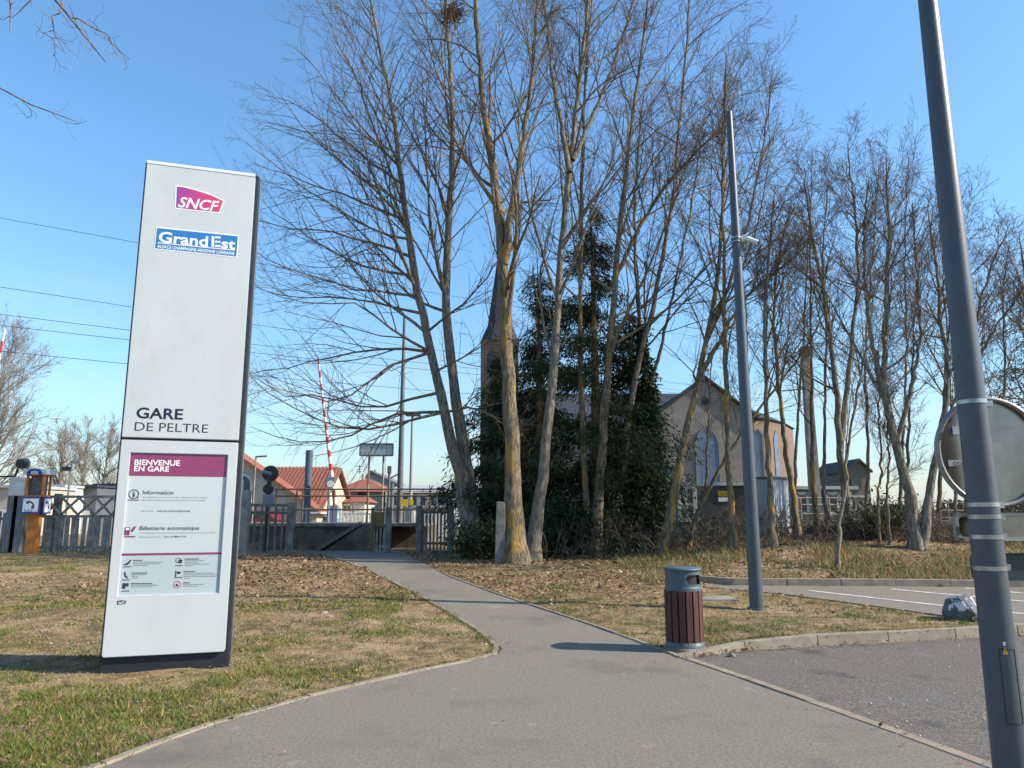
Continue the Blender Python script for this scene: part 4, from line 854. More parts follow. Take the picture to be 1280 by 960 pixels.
# longer grass on the bank
x = rg.uniform(2.5, 14, 26000); y = rg.uniform(14.6, 20.5, 26000); g = vnoise(x, y, .8, 8); k = (rg.random(26000) < sst(.3,.65,g))&~paved(x, y); x = x[k]; y = y[k]; n = len(x)
z = surf(x, y); hgt = rg.uniform(.06, .2, n); az = rg.uniform(0, 2*PI, n); w = rg.uniform(.008,.014,n); sd = np.stack([np.cos(az), np.sin(az), 0*az], 1)*w[:, None]; az2 = rg.uniform(0, 2*PI, n); ln = hgt*rg.uniform(.2, 1, n)
B = np.stack([x, y, z], 1); T = B+np.stack([np.cos(az2)*ln, np.sin(az2)*ln, hgt], 1); V = np.stack([B-sd, B+sd, T], 1).reshape(-1, 3)
isg = rg.random(n) < .33; c = np.where(isg[:, None], np.stack([rg.uniform(.08,.14,n), rg.uniform(.11,.18,n), rg.uniform(.025,.05,n)], 1), np.stack([rg.uniform(.22,.40,n), rg.uniform(.17,.28,n), rg.uniform(.08,.14,n)], 1))
o = fast('bank_grass', V, np.arange(n*3).reshape(-1, 3), MT['grass'], colr=np.repeat(c, 3, 0)); tag(o, 'longer dry grass growing on the bank under the trees', 'grass', kind='stuff')
# leaf litter
def litter(x, y, size, seed):
    rg = np.random.default_rng(seed); n = len(x); C = np.stack([x, y, surf(x, y)+rg.uniform(.008, .03, n)], 1); V, Q = leaves(C, size*rg.lognormal(0, .35, n), rg, .6, np.tile(np.array([0, 0, 1.]), (n, 1)), .38)
    V = V.reshape(-1, 4, 3); lift = (rg.uniform(-.2, .55, n)*size)[:, None] if np.ndim(size) else rg.uniform(-.2, .55, n)[:, None]*size
    V[:, [1, 3], 2] += lift; V[:, 2, 2] += (lift*rg.uniform(-.5, 1.2, (n, 1)))[:, 0]; V = V.reshape(-1, 3)
    b = rg.uniform(.5, 1.6, n)[:, None]; base = np.where(rg.random((n, 1)) < .5, np.array([[.17,.095,.05]]), np.array([[.28,.19,.115]])); return V, Q, np.repeat(base*b, 4, 0)
x = np.concatenate([rg.uniform(-8, 14, 60000), rg.uniform(-14, 14, 40000)]); y = np.concatenate([rg.uniform(11.5, 22.5, 60000), 3.8*(16/3.8)**rg.random(40000)])
k = ~paved(x, y)&(abs(x) < y*.78+1.2)&(rg.random(len(x)) < .35+.9*vnoise(x, y, .6, 12)-.5*(y < 9)-.55*(1-sst(11.5, 15, y))*(np.arange(len(x)) < 60000)); x = x[k]; y = y[k]
V, Q, c = litter(x, y, .014+.013*sst(10, 16, y), 4); o = fast('leaf_litter', V, Q, MT['litter'], colr=c); tag(o, 'fallen brown leaves scattered over the ground', 'leaves', kind='stuff')
# leaves blown along the kerb foot and the path edges
n = 5000; y = 4*(17/4)**rg.random(n); x = (rg.random(n)*2-1)*(y*.78+1); ed = edge_dist(x, y); k = paved(x, y)&((rg.random(n) < .5*(1-sst(.03, .3, ed)))|(rg.random(n) < .018)); x = x[k]; y = y[k]
ti = rg.random(420); kp = np.array(XY(isl_front)); fi = ti*(len(kp)-1.01); i0 = fi.astype(int); u = (fi-i0)[:, None]; q = kp[i0]*(1-u)+kp[i0+1]*u; q[:, 1] -= np.abs(rg.normal(0, .07, 420))+.02; x = np.concatenate([x, q[:, 0]]); y = np.concatenate([y, q[:, 1]])
V, Q, c = litter(x, y, np.full(len(x), .014), 14); hh = np.repeat(G(x, y)+.004-surf(x, y), 4); V[:, 2] += hh+.002
o = fast('blown_leaves', V, Q, MT['litter'], colr=c); tag(o, 'dry leaves blown along the kerb foot and path edges', 'leaves', kind='stuff')
# loose grit and pale crumbs on lawn and road edges
n = 2600; y = 3.8*(12/3.8)**rg.random(n); x = (rg.random(n)*2-1)*(y*.78+1); k = (~inpoly(x, y, poly_path)); x = x[k]; y = y[k]; n = len(x); zz = np.where(paved(x, y), G(x, y)-.004, surf(x, y)+.004)
edge = paved(x, y)&(rg.random(n) < .75); x, y, zz = x[~edge], y[~edge], zz[~edge]; n = len(x); C = np.stack([x, y, zz], 1); s = rg.uniform(.004, .012, n)[:, None]
off = np.array([[1,0,0],[-.5,.87,0],[-.5,-.87,0],[0,0,.9]]); V = (C[:, None, :]+off[None]*s[:, None, :]).reshape(-1, 3); b = np.arange(n)[:, None]*4; Q = np.concatenate([b+np.array([[0,1,3]]), b+np.array([[1,2,3]]), b+np.array([[2,0,3]])])
o = fast('grit', V, Q, plain('grit', (.42,.37,.31), .9)); tag(o, 'pale grit and crumbs scattered on lawn and road', 'grit', kind='stuff')

# ------------------------------------------------------------------ fences, posts, kiosk along the tracks
MT['old_wood'] = mat('weathered_concrete_lattice', (.33,.30,.26), (.19,.17,.145), scale=6, rough=.95, bump=.01, bscale=40, pos=True, spec=.1)
MT['sleeper'] = mat('sleeper_wood', (.30,.30,.29), (.16,.16,.16), scale=5, rough=.95, bump=.015, bscale=40, pos=True, stretch=(4,4,.5), spec=.1)
MT['rust'] = mat('rusty_paint', (.22,.15,.085), (.14,.09,.055), scale=8, rough=.8, pos=True)
MT['rail_pale'] = mat('pale_worn_rail', (.36,.32,.27), (.22,.16,.11), scale=8, rough=.7, pos=True)
MT['dark_wood'] = mat('dark_picket_wood', (.14,.127,.108), (.2,.18,.15), scale=7, rough=.95, bump=.006, bscale=40, pos=True, spec=.1)
MT['white_paint'] = mat('white_paint', (.66,.65,.61), (.5,.49,.45), scale=6, rough=.7, pos=True)
def gzf(x, y): return float(surf(x, y))
FY = 22.6
# lattice fence left of the totem
xa, xb = at(52, 690, FY).x, at(150, 690, FY).x; zb = .5
zr = lambda py: at(100, py, FY).z
lf = thing('lattice_fence', (xa, FY, zb), 'grey weathered fence with crossed lattice band left of the totem', 'fence')
for py in (620.5, 645, 684): part('rail', MT['old_wood'], lf, lambda m: m.box((xa-.6,FY-.04,zr(py)-.05),(xb+1.2,FY+.04,zr(py)+.03)))
k = 0; x = xa-.5
while x < xb+1.1:
    w = rnd.uniform(.08,.13); tl_ = rnd.uniform(-.03,.03); part('picket', MT['old_wood'], lf, lambda m: m.prism([(x,FY-.075,zb-.1),(x+w,FY-.075,zb-.1),(x+w+tl_,FY-.075,zr(646)+rnd.uniform(-.05,.05)),(x+w*.5+tl_,FY-.075,zr(645)+rnd.uniform(-.02,.05)),(x+tl_,FY-.075,zr(646)+rnd.uniform(-.05,.05))], (0,.033,0))); x += w+rnd.uniform(.02,.11); k += 1
x = xa-.5
while x < xb+1.0:
    for s in (0, 1): part('lattice_bar', MT['old_wood'], lf, lambda m: m.bar((x+(.5 if s else 0),FY-.06-.03*s,zr(643)),(x+(0 if s else .5),FY-.06-.03*s,zr(622)),.075,.05))
    x += .5
for px in (64, 143): part('post', MT['old_wood'], lf, lambda m: m.box((at(px,690,FY).x-.09,FY-.0,zb-.1),(at(px,690,FY).x+.09,FY+.16,zr(617))))
for px, w, tp, lab in ((11,.34,609,'left one of two thick grey sleeper posts at the picture edge'),(19,.36,610,'right one of two thick grey sleeper posts, beside the orange kiosk')):
    c = at(px, 692, FY-.2); o = part('sleeper_post', MT['sleeper'], None, lambda m: m.box((c.x-w/2+.01,FY-.3,zb-.1),(c.x+w/2-.01,FY-.05,at(px,tp,FY-.2).z)), bevel=.015); tag(o, lab, 'post', 'thick sleeper posts')
lw = thing('picket_fence', (at(-20,690,FY+.3).x, FY+.3, zb), 'short run of old pickets left of the sleeper posts', 'fence')
for i in range(8): x = at(-30,690,FY+.3).x+i*.14; part('picket', MT['old_wood'], lw, lambda m: m.box((x,FY+.27,zb-.1),(x+.085,FY+.3,zr(640)+rnd.uniform(-.03,.03))))
part('rail', MT['old_wood'], lw, lambda m: m.box((at(-30,690,FY+.3).x,FY+.3,zr(650)),(at(6,690,FY+.3).x,FY+.34,zr(650)+.07)))
# orange emergency telephone kiosk
KY = 21.9; kc = at(39, 692, KY); MT['orange'] = mat('orange_paint', (.50,.17,.03), (.42,.14,.03), scale=5, rough=.5)
KM = Matrix.Translation((kc.x, KY, .5)) @ Matrix.Rotation(math.radians(6), 4, 'Z'); kz = lambda py: at(39, py, KY).z-.5
ks = thing('phone_kiosk', (kc.x, KY, .5), 'orange emergency telephone kiosk with blue phone signs by the fence', 'kiosk')
part('column', MT['orange'], ks, lambda m: m.box((-.15,-.11,-.1),(.15,.11,kz(621))), KM, .01)
part('shelf', MT['orange'], ks, lambda m: m.box((-.26,-.22,kz(621)),(.26,.22,kz(619.5))), KM)
for (u, v) in ((-.22,-.19),(.22,-.19),(.22,.19),(-.22,.19)): part('frame_post', MT['orange'], ks, lambda m: m.box((u-.028,v-.028,kz(619.5)),(u+.028,v+.028,kz(595))), KM)
part('frame_top', MT['orange'], ks, lambda m: m.box((-.26,-.23,kz(595)),(.26,.23,kz(593.6))), KM)
part('handset_panel', mat('dark_panel', (.05,.045,.04), (.2,.18,.16), scale=30, rough=.6), ks, lambda m: m.box((-.18,-.1,kz(619.5)),(.2,.1,kz(595))), KM)
part('cabinet', MT['white_paint'], ks, lambda m: m.box((-.72,-.19,kz(620)),(-.262,.19,kz(597.5))), KM, .02)
cap = part('cap', MT['white_paint'], ks, lambda m: m.box((-.34,-.27,kz(593.6)),(.3,.27,kz(586.5))), KM, .01)
MT['sign_blue'] = plain('sign_blue', (.02,.07,.32), .45)
def handset(m, cx, cz, s, rot, d, axis='x'):
    """old telephone handset outline"""
    P = []
    for i in range(13): a = PI*(1-i/12); P.append((math.cos(a)*1.0, math.sin(a)*.62))
    for i in range(13): a = PI*i/12; P.append((math.cos(a)*.55, math.sin(a)*.30))
    P = [p for p in P]; r = Matrix.Rotation(rot, 2); vs = [r @ Vector(p)*s for p in P]
    pts = [(cx+v.x, d, cz+v.y) if axis == 'x' else (d, cx+v.x, cz+v.y) for v in vs]
    n = 13; m.add([p for p in pts], [(i, i+1, 2*n-2-i, 2*n-1-i) for i in range(n-1)])
    for e in (0, n-1):
        c = Vector(P[e])*.78; v = r @ Vector((c.x, -.12))*s; w = .26*s
        q = [(v.x-w, v.y-w), (v.x+w, v.y-w), (v.x+w, v.y+w), (v.x-w, v.y+w)]; m.add([(cx+a_, d, cz+b_) if axis == 'x' else (d, cx+a_, cz+b_) for a_, b_ in q], [(0,1,2,3)])
part('handset_emblem', MT['sign_blue'], cap, lambda m: handset(m, -.02, (kz(593)+kz(587.5))/2-.03, .2, 0, -.273), KM)
for k, (ax, rr, lab) in enumerate((('x', (-.30,.21), 'front'), ('y', (-.22,.24), 'side'))):
    d = -.235 if ax == 'x' else .285; z0, z1 = kz(642), kz(621.5)
    def plate(m, g, dd):
        a, b = rr[0]+g, rr[1]-g; 
        if ax == 'x': m.box((a, dd-.006, z0+g), (b, dd, z1-g))
        else: m.box((dd, a, z0+g), (dd+.006, b, z1-g))
    sp_ = part('phone_sign', MT['sign_blue'], ks, lambda m: plate(m, 0, d), KM)
    part('sign_field', MT['ink_white'], sp_, lambda m: plate(m, .045, d-.004 if ax == 'x' else d+.004), KM)
    part('handset_print', MT['ink_dark'], sp_, lambda m: handset(m, (rr[0]+rr[1])/2, (z0+z1)/2+.02, .13, -.75, d-.0125 if ax == 'x' else d+.0125, ax), KM)
cu = bpy.data.curves.new('lettering', 'FONT'); cu.body = 'S.O.S.'; cu.size = .1; cu.offset = .002; to = bpy.data.objects.new('lettering', cu); link(to, ks); cu.materials.append(MT['ink_dark'])
to.matrix_local = Matrix.Translation(-Vector((kc.x, KY, .5))) @ KM @ Matrix.Translation((-.2,-.248,kz(640))) @ Matrix.Rotation(PI/2, 4, 'X'); ORG[to] = ORG[ks]; FONTS = [to]
# round lamp back on an arm behind the kiosk
sg = at(30, 580, 24.5); sl = thing('crossing_light', (sg.x, 24.5, .5), 'round dark crossing light on a bent arm above the kiosk', 'signal')
MT['sig'] = plain('signal_black', (.02,.022,.024), .45); MT['sig_grey'] = plain('signal_grey', (.2,.22,.24), .4)
part('backboard', MT['sig_grey'], sl, lambda m: m.cyl((sg.x,24.5,sg.z),(sg.x,24.54,sg.z),.2,n=24)); part('lamp', MT['sig'], sl, lambda m: m.cyl((sg.x,24.5,sg.z),(sg.x,24.3,sg.z),.12,.15,n=20))
part('arm', MT['sig'], sl, lambda m: m.tube([(sg.x-.18,24.55,sg.z),(sg.x-.27,24.55,sg.z-.4),(sg.x-2,24.55,sg.z-.42),(sg.x-2,24.55,.4)], .03))
# slim mast with twin flood lights
fm = at(86, 600, 30); fl = thing('flood_mast', (fm.x, 30, .5), 'slim mast with two small lamps behind the lattice fence', 'lamp')
part('mast', MT['steel'], fl, lambda m: m.cyl((fm.x,30,.4),(fm.x+.05,30,at(86,579,30).z),.045,.035,n=8)); part('lamp', MT['sig'], fl, lambda m: m.cbox((fm.x-.12,30,at(84,586,30).z),(.28,.25,.16))); part('lamp', MT['sig_grey'], fl, lambda m: m.cbox((fm.x+.25,30,at(90,578,30).z),(.4,.25,.1)))

# fence with rails between totem and platform
RY = 22.4; rz_ = lambda py: at(330, py, RY).z
cpst = at(302.5, 695, 21.6)
o = part('concrete_post', MT['concrete'], None, lambda m: m.box((cpst.x-.13,21.5,.35),(cpst.x+.13,21.72,at(302,613,21.6).z)), bevel=.02); tag(o, 'pale square concrete post directly right of the totem', 'post')
rf = thing('rail_fence', (at(308,690,RY).x, RY, .5), 'low dark post and rail fence right of the totem', 'fence')
xl, xr = at(306,690,RY).x, at(358,690,RY).x
for py in (631.5, 641): part('rail', MT['dark_wood'], rf, lambda m: m.box((xl,RY-.03,rz_(py)-.04),(xr,RY+.03,rz_(py)+.04)))
for i in range(6): x = xl+.05+(xr-xl-.2)*i/5; part('picket', MT['dark_wood'], rf, lambda m: m.box((x-.03,RY-.06,.4),(x+.03,RY-.032,rz_(633))))
part('post', MT['concrete_old'], rf, lambda m: m.box((xr-.02,RY-.1,.4),(xr+.16,RY+.1,rz_(628))), bevel=.015)
# crossing signal seen from behind
SGY = 23.2; c1 = at(338, 592, SGY); c2 = at(336, 611.5, SGY)
cs = thing('crossing_signal', (c1.x, SGY, .5), 'black crossing signal with hooded round lamp right of the totem', 'signal')
part('pole', MT['sig'], cs, lambda m: m.cyl((c1.x-.02,SGY,.4),(c1.x-.02,SGY,c1.z-.1),.075,n=12)); part('cabinet', MT['sig_grey'], cs, lambda m: m.box((c1.x-.16,SGY-.1,at(336,634,SGY).z),(c1.x+.14,SGY+.1,at(336,618,SGY).z)))
bk = part('backboard', MT['sig'], cs, lambda m: m.cyl((c1.x,SGY-.04,c1.z),(c1.x,SGY,c1.z),.235,n=28)); part('rim', MT['sig_grey'], bk, lambda m: m.lathe([(0,0)],(0,0,0),3) if False else m.cyl((c1.x,SGY+.001,c1.z),(c1.x,SGY+.012,c1.z),.255,n=28))
part('hood', MT['sig_grey'], cs, lambda m: m.cyl((c1.x+.02,SGY-.04,c1.z-.02),(c1.x-.16,SGY-.3,c1.z+.05),.08,.05,n=14)); part('lamp', MT['sig'], cs, lambda m: m.cyl((c2.x,SGY-.12,c2.z),(c2.x,SGY+.05,c2.z),.15,n=20))
# platform with overhanging slab and rusty railing
PLY = 24.2; ptz = at(400, 654, PLY).z
x0, x1 = at(240,654,PLY).x, at(527,654,PLY).x
pf = thing('platform', ((x0+x1)/2, PLY, .5), kind='structure')
part('retaining_wall', MT['wall_stain'], pf, lambda m: m.box((x0,PLY,.3),(at(462,654,PLY).x,PLY+5,ptz-.1)))
part('slab', MT['concrete_old'], pf, lambda m: m.box((x0,PLY-.12,ptz-.098),(x1,PLY+5,ptz)))
part('back_wall', MT['wall_stain'], pf, lambda m: m.box((at(462,654,PLY).x+.01,PLY+1.2,.3),(x1,PLY+5,ptz-.1)))
# sloping ramp parapet against the wall
a, b = at(396,690,PLY-.25), at(452,657,PLY-.25)
part('ramp', MT['wall_stain'], pf, lambda m: m.prism([(a.x,PLY-.35,.3),(b.x+.4,PLY-.35,.3),(b.x+.4,PLY-.35,b.z),(b.x,PLY-.35,b.z)], (0,.34,0)))
part('ramp_coping', MT['dark_wood'], pf, lambda m: m.bar((a.x,PLY-.2,a.z+.05),(b.x,PLY-.2,b.z+.08),.42,.1))
# right hand platform
x2, x3 = at(800,650,25).x, at(1330,650,25).x; ptz2 = at(1010,651,25).z
pg = thing('platform', ((x2+x3)/2, 25, .9), kind='structure'); part('slab', MT['concrete_old'], pg, lambda m: m.box((x2,24.7,ptz2-.16),(x3,30,ptz2))); part('retaining_wall', MT['wall_stain'], pg, lambda m: m.box((x2,25.1,.2),(x3,29.9,ptz2-.17)))
def railing(label, Y, xs, x_0, x_1, ys, r, m, base, group=None):
    t = thing('railing', (at(xs[0],640,Y).x, Y, base), label, 'railing', group)
    for py in ys: a = at(x_0,py,Y); b = at(x_1,py,Y); part('rail', m, t, lambda mb: mb.cyl((a.x,Y,a.z),(b.x,Y,a.z),r,n=8))
    for px in xs: p = at(px,ys[0],Y); part('post', m, t, lambda mb: mb.cyl((p.x,Y,base),(p.x,Y,p.z),r*1.15,n=8))
    return t
railing('rusty tube railing along the left platform edge', PLY+.1, (346,371.5,379,418,460,500,538,560), 344, 562, (611.5,620,637), .026, MT['rust'], ptz)
railing('pale tube railing on the platform right of the whitish hut', 25.2, (1000,1018,1036,1054), 994, 1060, (622.5,631,642.5), .026, MT['rail_pale'], ptz2)
railing('pale rusty railing on the platform right of the V-shaped tree', 25.4, (1166,1184,1204,1226), 1164, 1228, (628,638,647,654), .026, MT['rail_pale'], ptz2)
railing('dark tube railing on the platform left of the whitish hut', 24.95, (850,870,893), 847, 900, (619,627,640), .02, MT['rail_pale'], ptz2)
# picket fences and gate in front of the platform
def pickets(name, label, px0, px1, Y, ytop, ybase, m, post_l=True, post_r=True, step=.105, w=.055, pm='concrete_old', cat='fence', pyt=None):
    a, b = at(px0,ybase,Y), at(px1,ybase,Y); zt_, zb_ = at(px0,ytop,Y).z, .45; t = thing(name, (a.x, Y, zb_), label, cat)
    x = a.x+.1
    while x < b.x-.1: part('picket', m, t, lambda mb: mb.box((x,Y-.045,zb_-.05),(x+w,Y-.022,zt_+rnd.uniform(-.02,.02)))); x += step
    for zz in (zb_+(zt_-zb_)*.25, zt_-.08, zb_+(zt_-zb_)*.62)[:2]: part('rail', m, t, lambda mb: mb.box((a.x,Y-.021,zz-.035),(b.x,Y+.02,zz+.035)))
    for on, p in ((post_l, a), (post_r, b)):
        if on: part('post', MT[pm], t, lambda mb: mb.box((p.x-.085,Y-.09,zb_-.1),(p.x+.085,Y+.08,at(px0,pyt or ytop-5,Y).z)), bevel=.012)
    return t
pickets('picket_gate', 'dark wooden picket gate panel beside the twin-stemmed tree', 523, 563, 22.3, 637, 692, MT['dark_wood'], cat='gate')
pickets('picket_fence', 'short sunlit picket fence with concrete post before the ramp', 461, 484.5, 22.6, 655, 690, MT['old_wood'], False, True, pyt=634)
yp = at(467,648,22.5); o = part('notice_board', mat('ochre_board', (.20,.145,.045), (.15,.11,.04), scale=5, rough=.8), None, lambda m: m.box((yp.x,22.48,at(467,658,22.5).z),(at(480,648,22.5).x,22.52,at(467,640,22.5).z)).box((yp.x-.08,22.5,.45),(yp.x,22.58,at(467,634,22.5).z))); tag(o, 'ochre back of a small notice board on the picket fence', 'board')
# lone concrete post
p = gnd(625, 706); o = part('concrete_post', MT['concrete_old'], None, lambda m: m.prism([(p.x-.13,p.y,p.z-.1),(p.x+.13,p.y,p.z-.1),(p.x+.12,p.y,at(625,630,p.y).z),(p.x+.06,p.y,at(625,627,p.y).z),(p.x-.09,p.y,at(625,627,p.y).z)], (0,.22,0)), bevel=.012); tag(o, 'lone square concrete post standing left of the thick lichened trunk', 'post')

# ------------------------------------------------------------------ level crossing, signs and masts beyond the platform
MT['red'] = plain('barrier_red', (.5,.03,.03), .5); MT['barrier_white'] = plain('barrier_white', (.7,.7,.68), .5); MT['mast'] = mat('mast_grey', (.12,.13,.14), (.09,.10,.11), scale=5, rough=.6); MT['mast_blue'] = mat('mast_blue', (.07,.10,.14), rough=.5)
def barrier(label, p0, p1, Y, n, r):
    a, b = at(*p0, Y), at(*p1, Y); t = thing('crossing_barrier', (a.x, Y, .6), label, 'barrier', 'raised level crossing barriers')
    for i in range(n):
        q, s_ = a.lerp(b, i/n), a.lerp(b, (i+1)/n); part('red_band' if i % 2 else 'white_band', MT['red'] if i % 2 else MT['barrier_white'], t, lambda m: m.cyl(q, s_, r*(1-.55*i/n), r*(1-.55*(i+1)/n), n=10))
    return t, a
t, a = barrier('raised red and white crossing barrier above the red tiled houses', (421,648), (397.5,448), 29, 24, .085)
part('drive_box', mat('box_blue', (.16,.24,.34), rough=.5), t, lambda m: m.box((a.x-.35,28.8,.9),(a.x+.05,29.2,at(415,632,29).z))); part('counterweight', MT['white_paint'], t, lambda m: m.box((a.x-.55,28.9,1.0),(a.x-.36,29.1,1.4)))
barrier('raised red and white barrier tip cut by the left picture edge', (-40,640), (6,412), 30, 15, .10)
def mast(name, label, px, py0, px1, py1, Y, r, m, cat='mast', extra=None, r1=None):
    a = at(px, py0, Y); b = at(px1, py1, Y); t = thing(name, (a.x, Y, .6), label, cat); part('pole', m, t, lambda mb: mb.cyl((a.x,Y,.4),(a.x,Y,b.z),r,r1 or r,n=12))
    if extra: extra(t, Vector((a.x,Y,b.z)))
    return t
def lamp_head(dx, L=.5): return lambda t, p: part('lamp_head', MT['mast'], t, lambda m: m.bar(p, p+Vector((dx*L,0,.03)), .09, .06))
mast('signal_mast', 'tall dark tapering mast behind the platform sign', 499, 650, 503, 395, 27, .13, MT['mast'], r1=.05)
mast('lamp_mast', 'thin light grey lamp mast right of the tall dark mast', 512.5, 650, 514, 520, 27.5, .075, mat('mast_light', (.3,.3,.29), rough=.5), 'lamp', lambda t, p: part('lamp_head', MT['mast'], t, lambda m: m.cbox((p.x+.03,27.5,p.z+.05),(.55,.3,.1))), .045)
mast('square_mast', 'short dark blue grey mast left of the crossing barrier', 382.5, 656, 383, 563, 26.5, .13, MT['mast_blue'])
mast('street_lamp', 'thin white street lamp between totem and black signal', 314.5, 660, 315, 571, 30, .03, MT['rail_pale'], 'lamp', lamp_head(1, .45))
mast('street_lamp', 'small dark street lamp right of the platform sign', 485, 650, 485.5, 590, 32, .06, MT['mast'], 'lamp', lambda t, p: part('lamp_head', MT['mast'], t, lambda m: m.bar(p+Vector((0,0,-.3)), p+Vector((.35,0,-.1)), .06, .06).cbox((p.x,32,p.z+.1),(.16,.16,.3))))
mast('street_lamp', 'small dark street lamp with hooked head near the dark mast', 489, 650, 489, 604, 33, .08, MT['mast'], 'lamp')
sb = thing('platform_sign', (at(471,562,26).x, 26, 1.2), 'blue grey oblong platform sign on two thin posts', 'sign')
a, b = at(450.5,555,26), at(491,569.5,26)
part('panel', mat('sign_panel', (.30,.40,.46), (.5,.56,.58), scale=2.2, rough=.25, metal=.3), sb, lambda m: m.box((a.x,26,b.z),(b.x,26.05,a.z)))
def frame_bars(m):
    for (p_, q_) in (((a.x,a.z),(b.x,a.z)),((b.x,a.z),(b.x,b.z)),((b.x,b.z),(a.x,b.z)),((a.x,b.z),(a.x,a.z))): m.bar((p_[0],25.99,p_[1]),(q_[0],25.99,q_[1]),.05,.05)
part('frame', MT['mast'], sb, frame_bars)
for px in (461.5, 479.5): part('post', MT['rail_pale'], sb, lambda m: m.cyl((at(px,562,26.03).x,26.07,ptz),(at(px,562,26.03).x,26.07,a.z),.035,n=8))
for (px0,py0,px1,py1,Y,lab) in ((501.5,624,509,633,26.5,'yellow notice panel hanging left on the far shelter'),(512,624.5,516,631,26.6,'small yellow notice right of the lamp mast')):
    a, b = at(px0,py0,Y), at(px1,py1,Y); t = thing('notice_sign', (a.x, Y, b.z), lab, 'sign'); part('panel', MT['yellow'], t, lambda m: m.box((a.x,Y,b.z),(b.x,Y+.04,a.z))); part('post', MT['mast'], t, lambda m: m.cyl(((a.x+b.x)/2,Y+.06,ptz),((a.x+b.x)/2,Y+.06,b.z),.03,n=8))
sgn = at(411.5,602,28.5); t = thing('crossing_sign', (sgn.x,28.5,.6), 'grey crossing signpost with small round sign behind the barrier', 'sign')
part('post', MT['sig_grey'], t, lambda m: m.cyl((sgn.x,28.55,.5),(sgn.x,28.55,at(411,596,28.5).z),.05,n=10)); part('plate', MT['sig_grey'], t, lambda m: m.box((sgn.x-.16,28.48,at(411,608,28.5).z),(sgn.x+.2,28.52,at(411,596,28.5).z)))
part('round_plate', MT['ink_white'], t, lambda m: m.cyl((sgn.x+.05,28.46,at(411,605,28.5).z),(sgn.x+.05,28.48,at(411,605,28.5).z),.13,n=20)); part('ring', MT['red'], t, lambda m: m.lathe([(0,0)],(0,0,0),3) if False else m.cyl((sgn.x+.05,28.481,at(411,605,28.5).z),(sgn.x+.05,28.485,at(411,605,28.5).z),.16,n=20))
wf = pickets('white_fence', 'white picket fence below the red tiled houses beyond the crossing', 424, 486, 33, 640, 658, MT['white_paint'], True, True, .17, .09, 'white_paint')
wf2 = pickets('white_fence', 'white picket fence in front of the far grey shelter', 516, 572, 34, 641, 656, MT['white_paint'], True, True, .17, .09, 'white_paint')
# concrete catenary post and wires
cpx = at(1020,640,26.6); t = thing('catenary_post', (cpx.x, 26.6, 1.2), 'tall square concrete catenary post behind the right hand trees', 'post')
part('shaft', MT['concrete'], t, lambda m: m.add([(cpx.x-.17,26.43,1.0),(cpx.x+.17,26.43,1.0),(cpx.x+.17,26.77,1.0),(cpx.x-.17,26.77,1.0)]+[(cpx.x+i*.12,26.6+j*.12,at(1013,433,26.6).z) for i, j in ((-1,-1),(1,-1),(1,1),(-1,1))], [(0,3,2,1),(4,5,6,7),(0,1,5,4),(1,2,6,5),(2,3,7,6),(3,0,4,7)]))
zc_ = at(1013,445,26.6).z; part('cap', MT['wall_stain'], t, lambda m: m.box((cpx.x-.16,26.44,zc_),(cpx.x+.16,26.76,zc_+.25))); part('cross_arm', MT['steel'], t, lambda m: m.bar((cpx.x-1.0,26.6,zc_-1.3),(cpx.x+.2,26.6,zc_-1.2),.05))
HOR = 645.6
for k, (y0, y1, lab) in enumerate(((268,297,'topmost overhead wire running behind the totem top'),(354,378,'second overhead wire from the top'),(388,407,'third overhead wire, a close pair with the one below'),(402,419,'fourth overhead wire, lower of the close pair'),(434,449,'lowest overhead wire left of the totem'))):
    Ya = 28; sl_ = (y1-y0)/160; pts = []
    for x in (-260, 0, 160, 400, 700, 1000):
        y = y0+sl_*x; Y = Ya*(HOR-y0)/(HOR-y); p = at(x, y, Y); pts.append((p.x, p.y, at(0,y0,Ya).z-.25*math.sin(PI*min(1,max(0,(x+260)/1260)))))
    o = MB().tube(pts, .011, 5).build('overhead_wire', MT['black']); tag(o, lab, 'wire', 'overhead railway wires')

# ------------------------------------------------------------------ houses and church
MT['render_beige'] = mat('render_beige', (.46,.41,.34), (.40,.355,.29), scale=2, rough=.9, pos=True); MT['render_cream'] = mat('render_cream', (.62,.55,.40), (.55,.48,.35), scale=2, rough=.9, pos=True)
MT['render_grey'] = mat('render_grey', (.33,.31,.285), (.27,.25,.23), scale=2, rough=.9, pos=True); MT['tile'] = mat('roof_tile', (.28,.10,.062), (.20,.07,.045), scale=6, rough=.85, pos=True); MT['tile_dark'] = mat('roof_tile_dark', (.2,.075,.05), rough=.9)
MT['slate'] = mat('slate', (.05,.055,.068), (.035,.04,.05), scale=5, rough=.85, pos=True, spec=.15); MT['slate_grey'] = mat('slate_grey', (.17,.175,.18), (.13,.135,.14), scale=3, rough=.6, pos=True)
MT['pane'] = mat('window_glass', (.03,.04,.055), rough=.12, spec=.6); MT['roof_metal'] = mat('roof_metal', (.42,.43,.42), (.34,.35,.34), scale=2, rough=.6, pos=True)
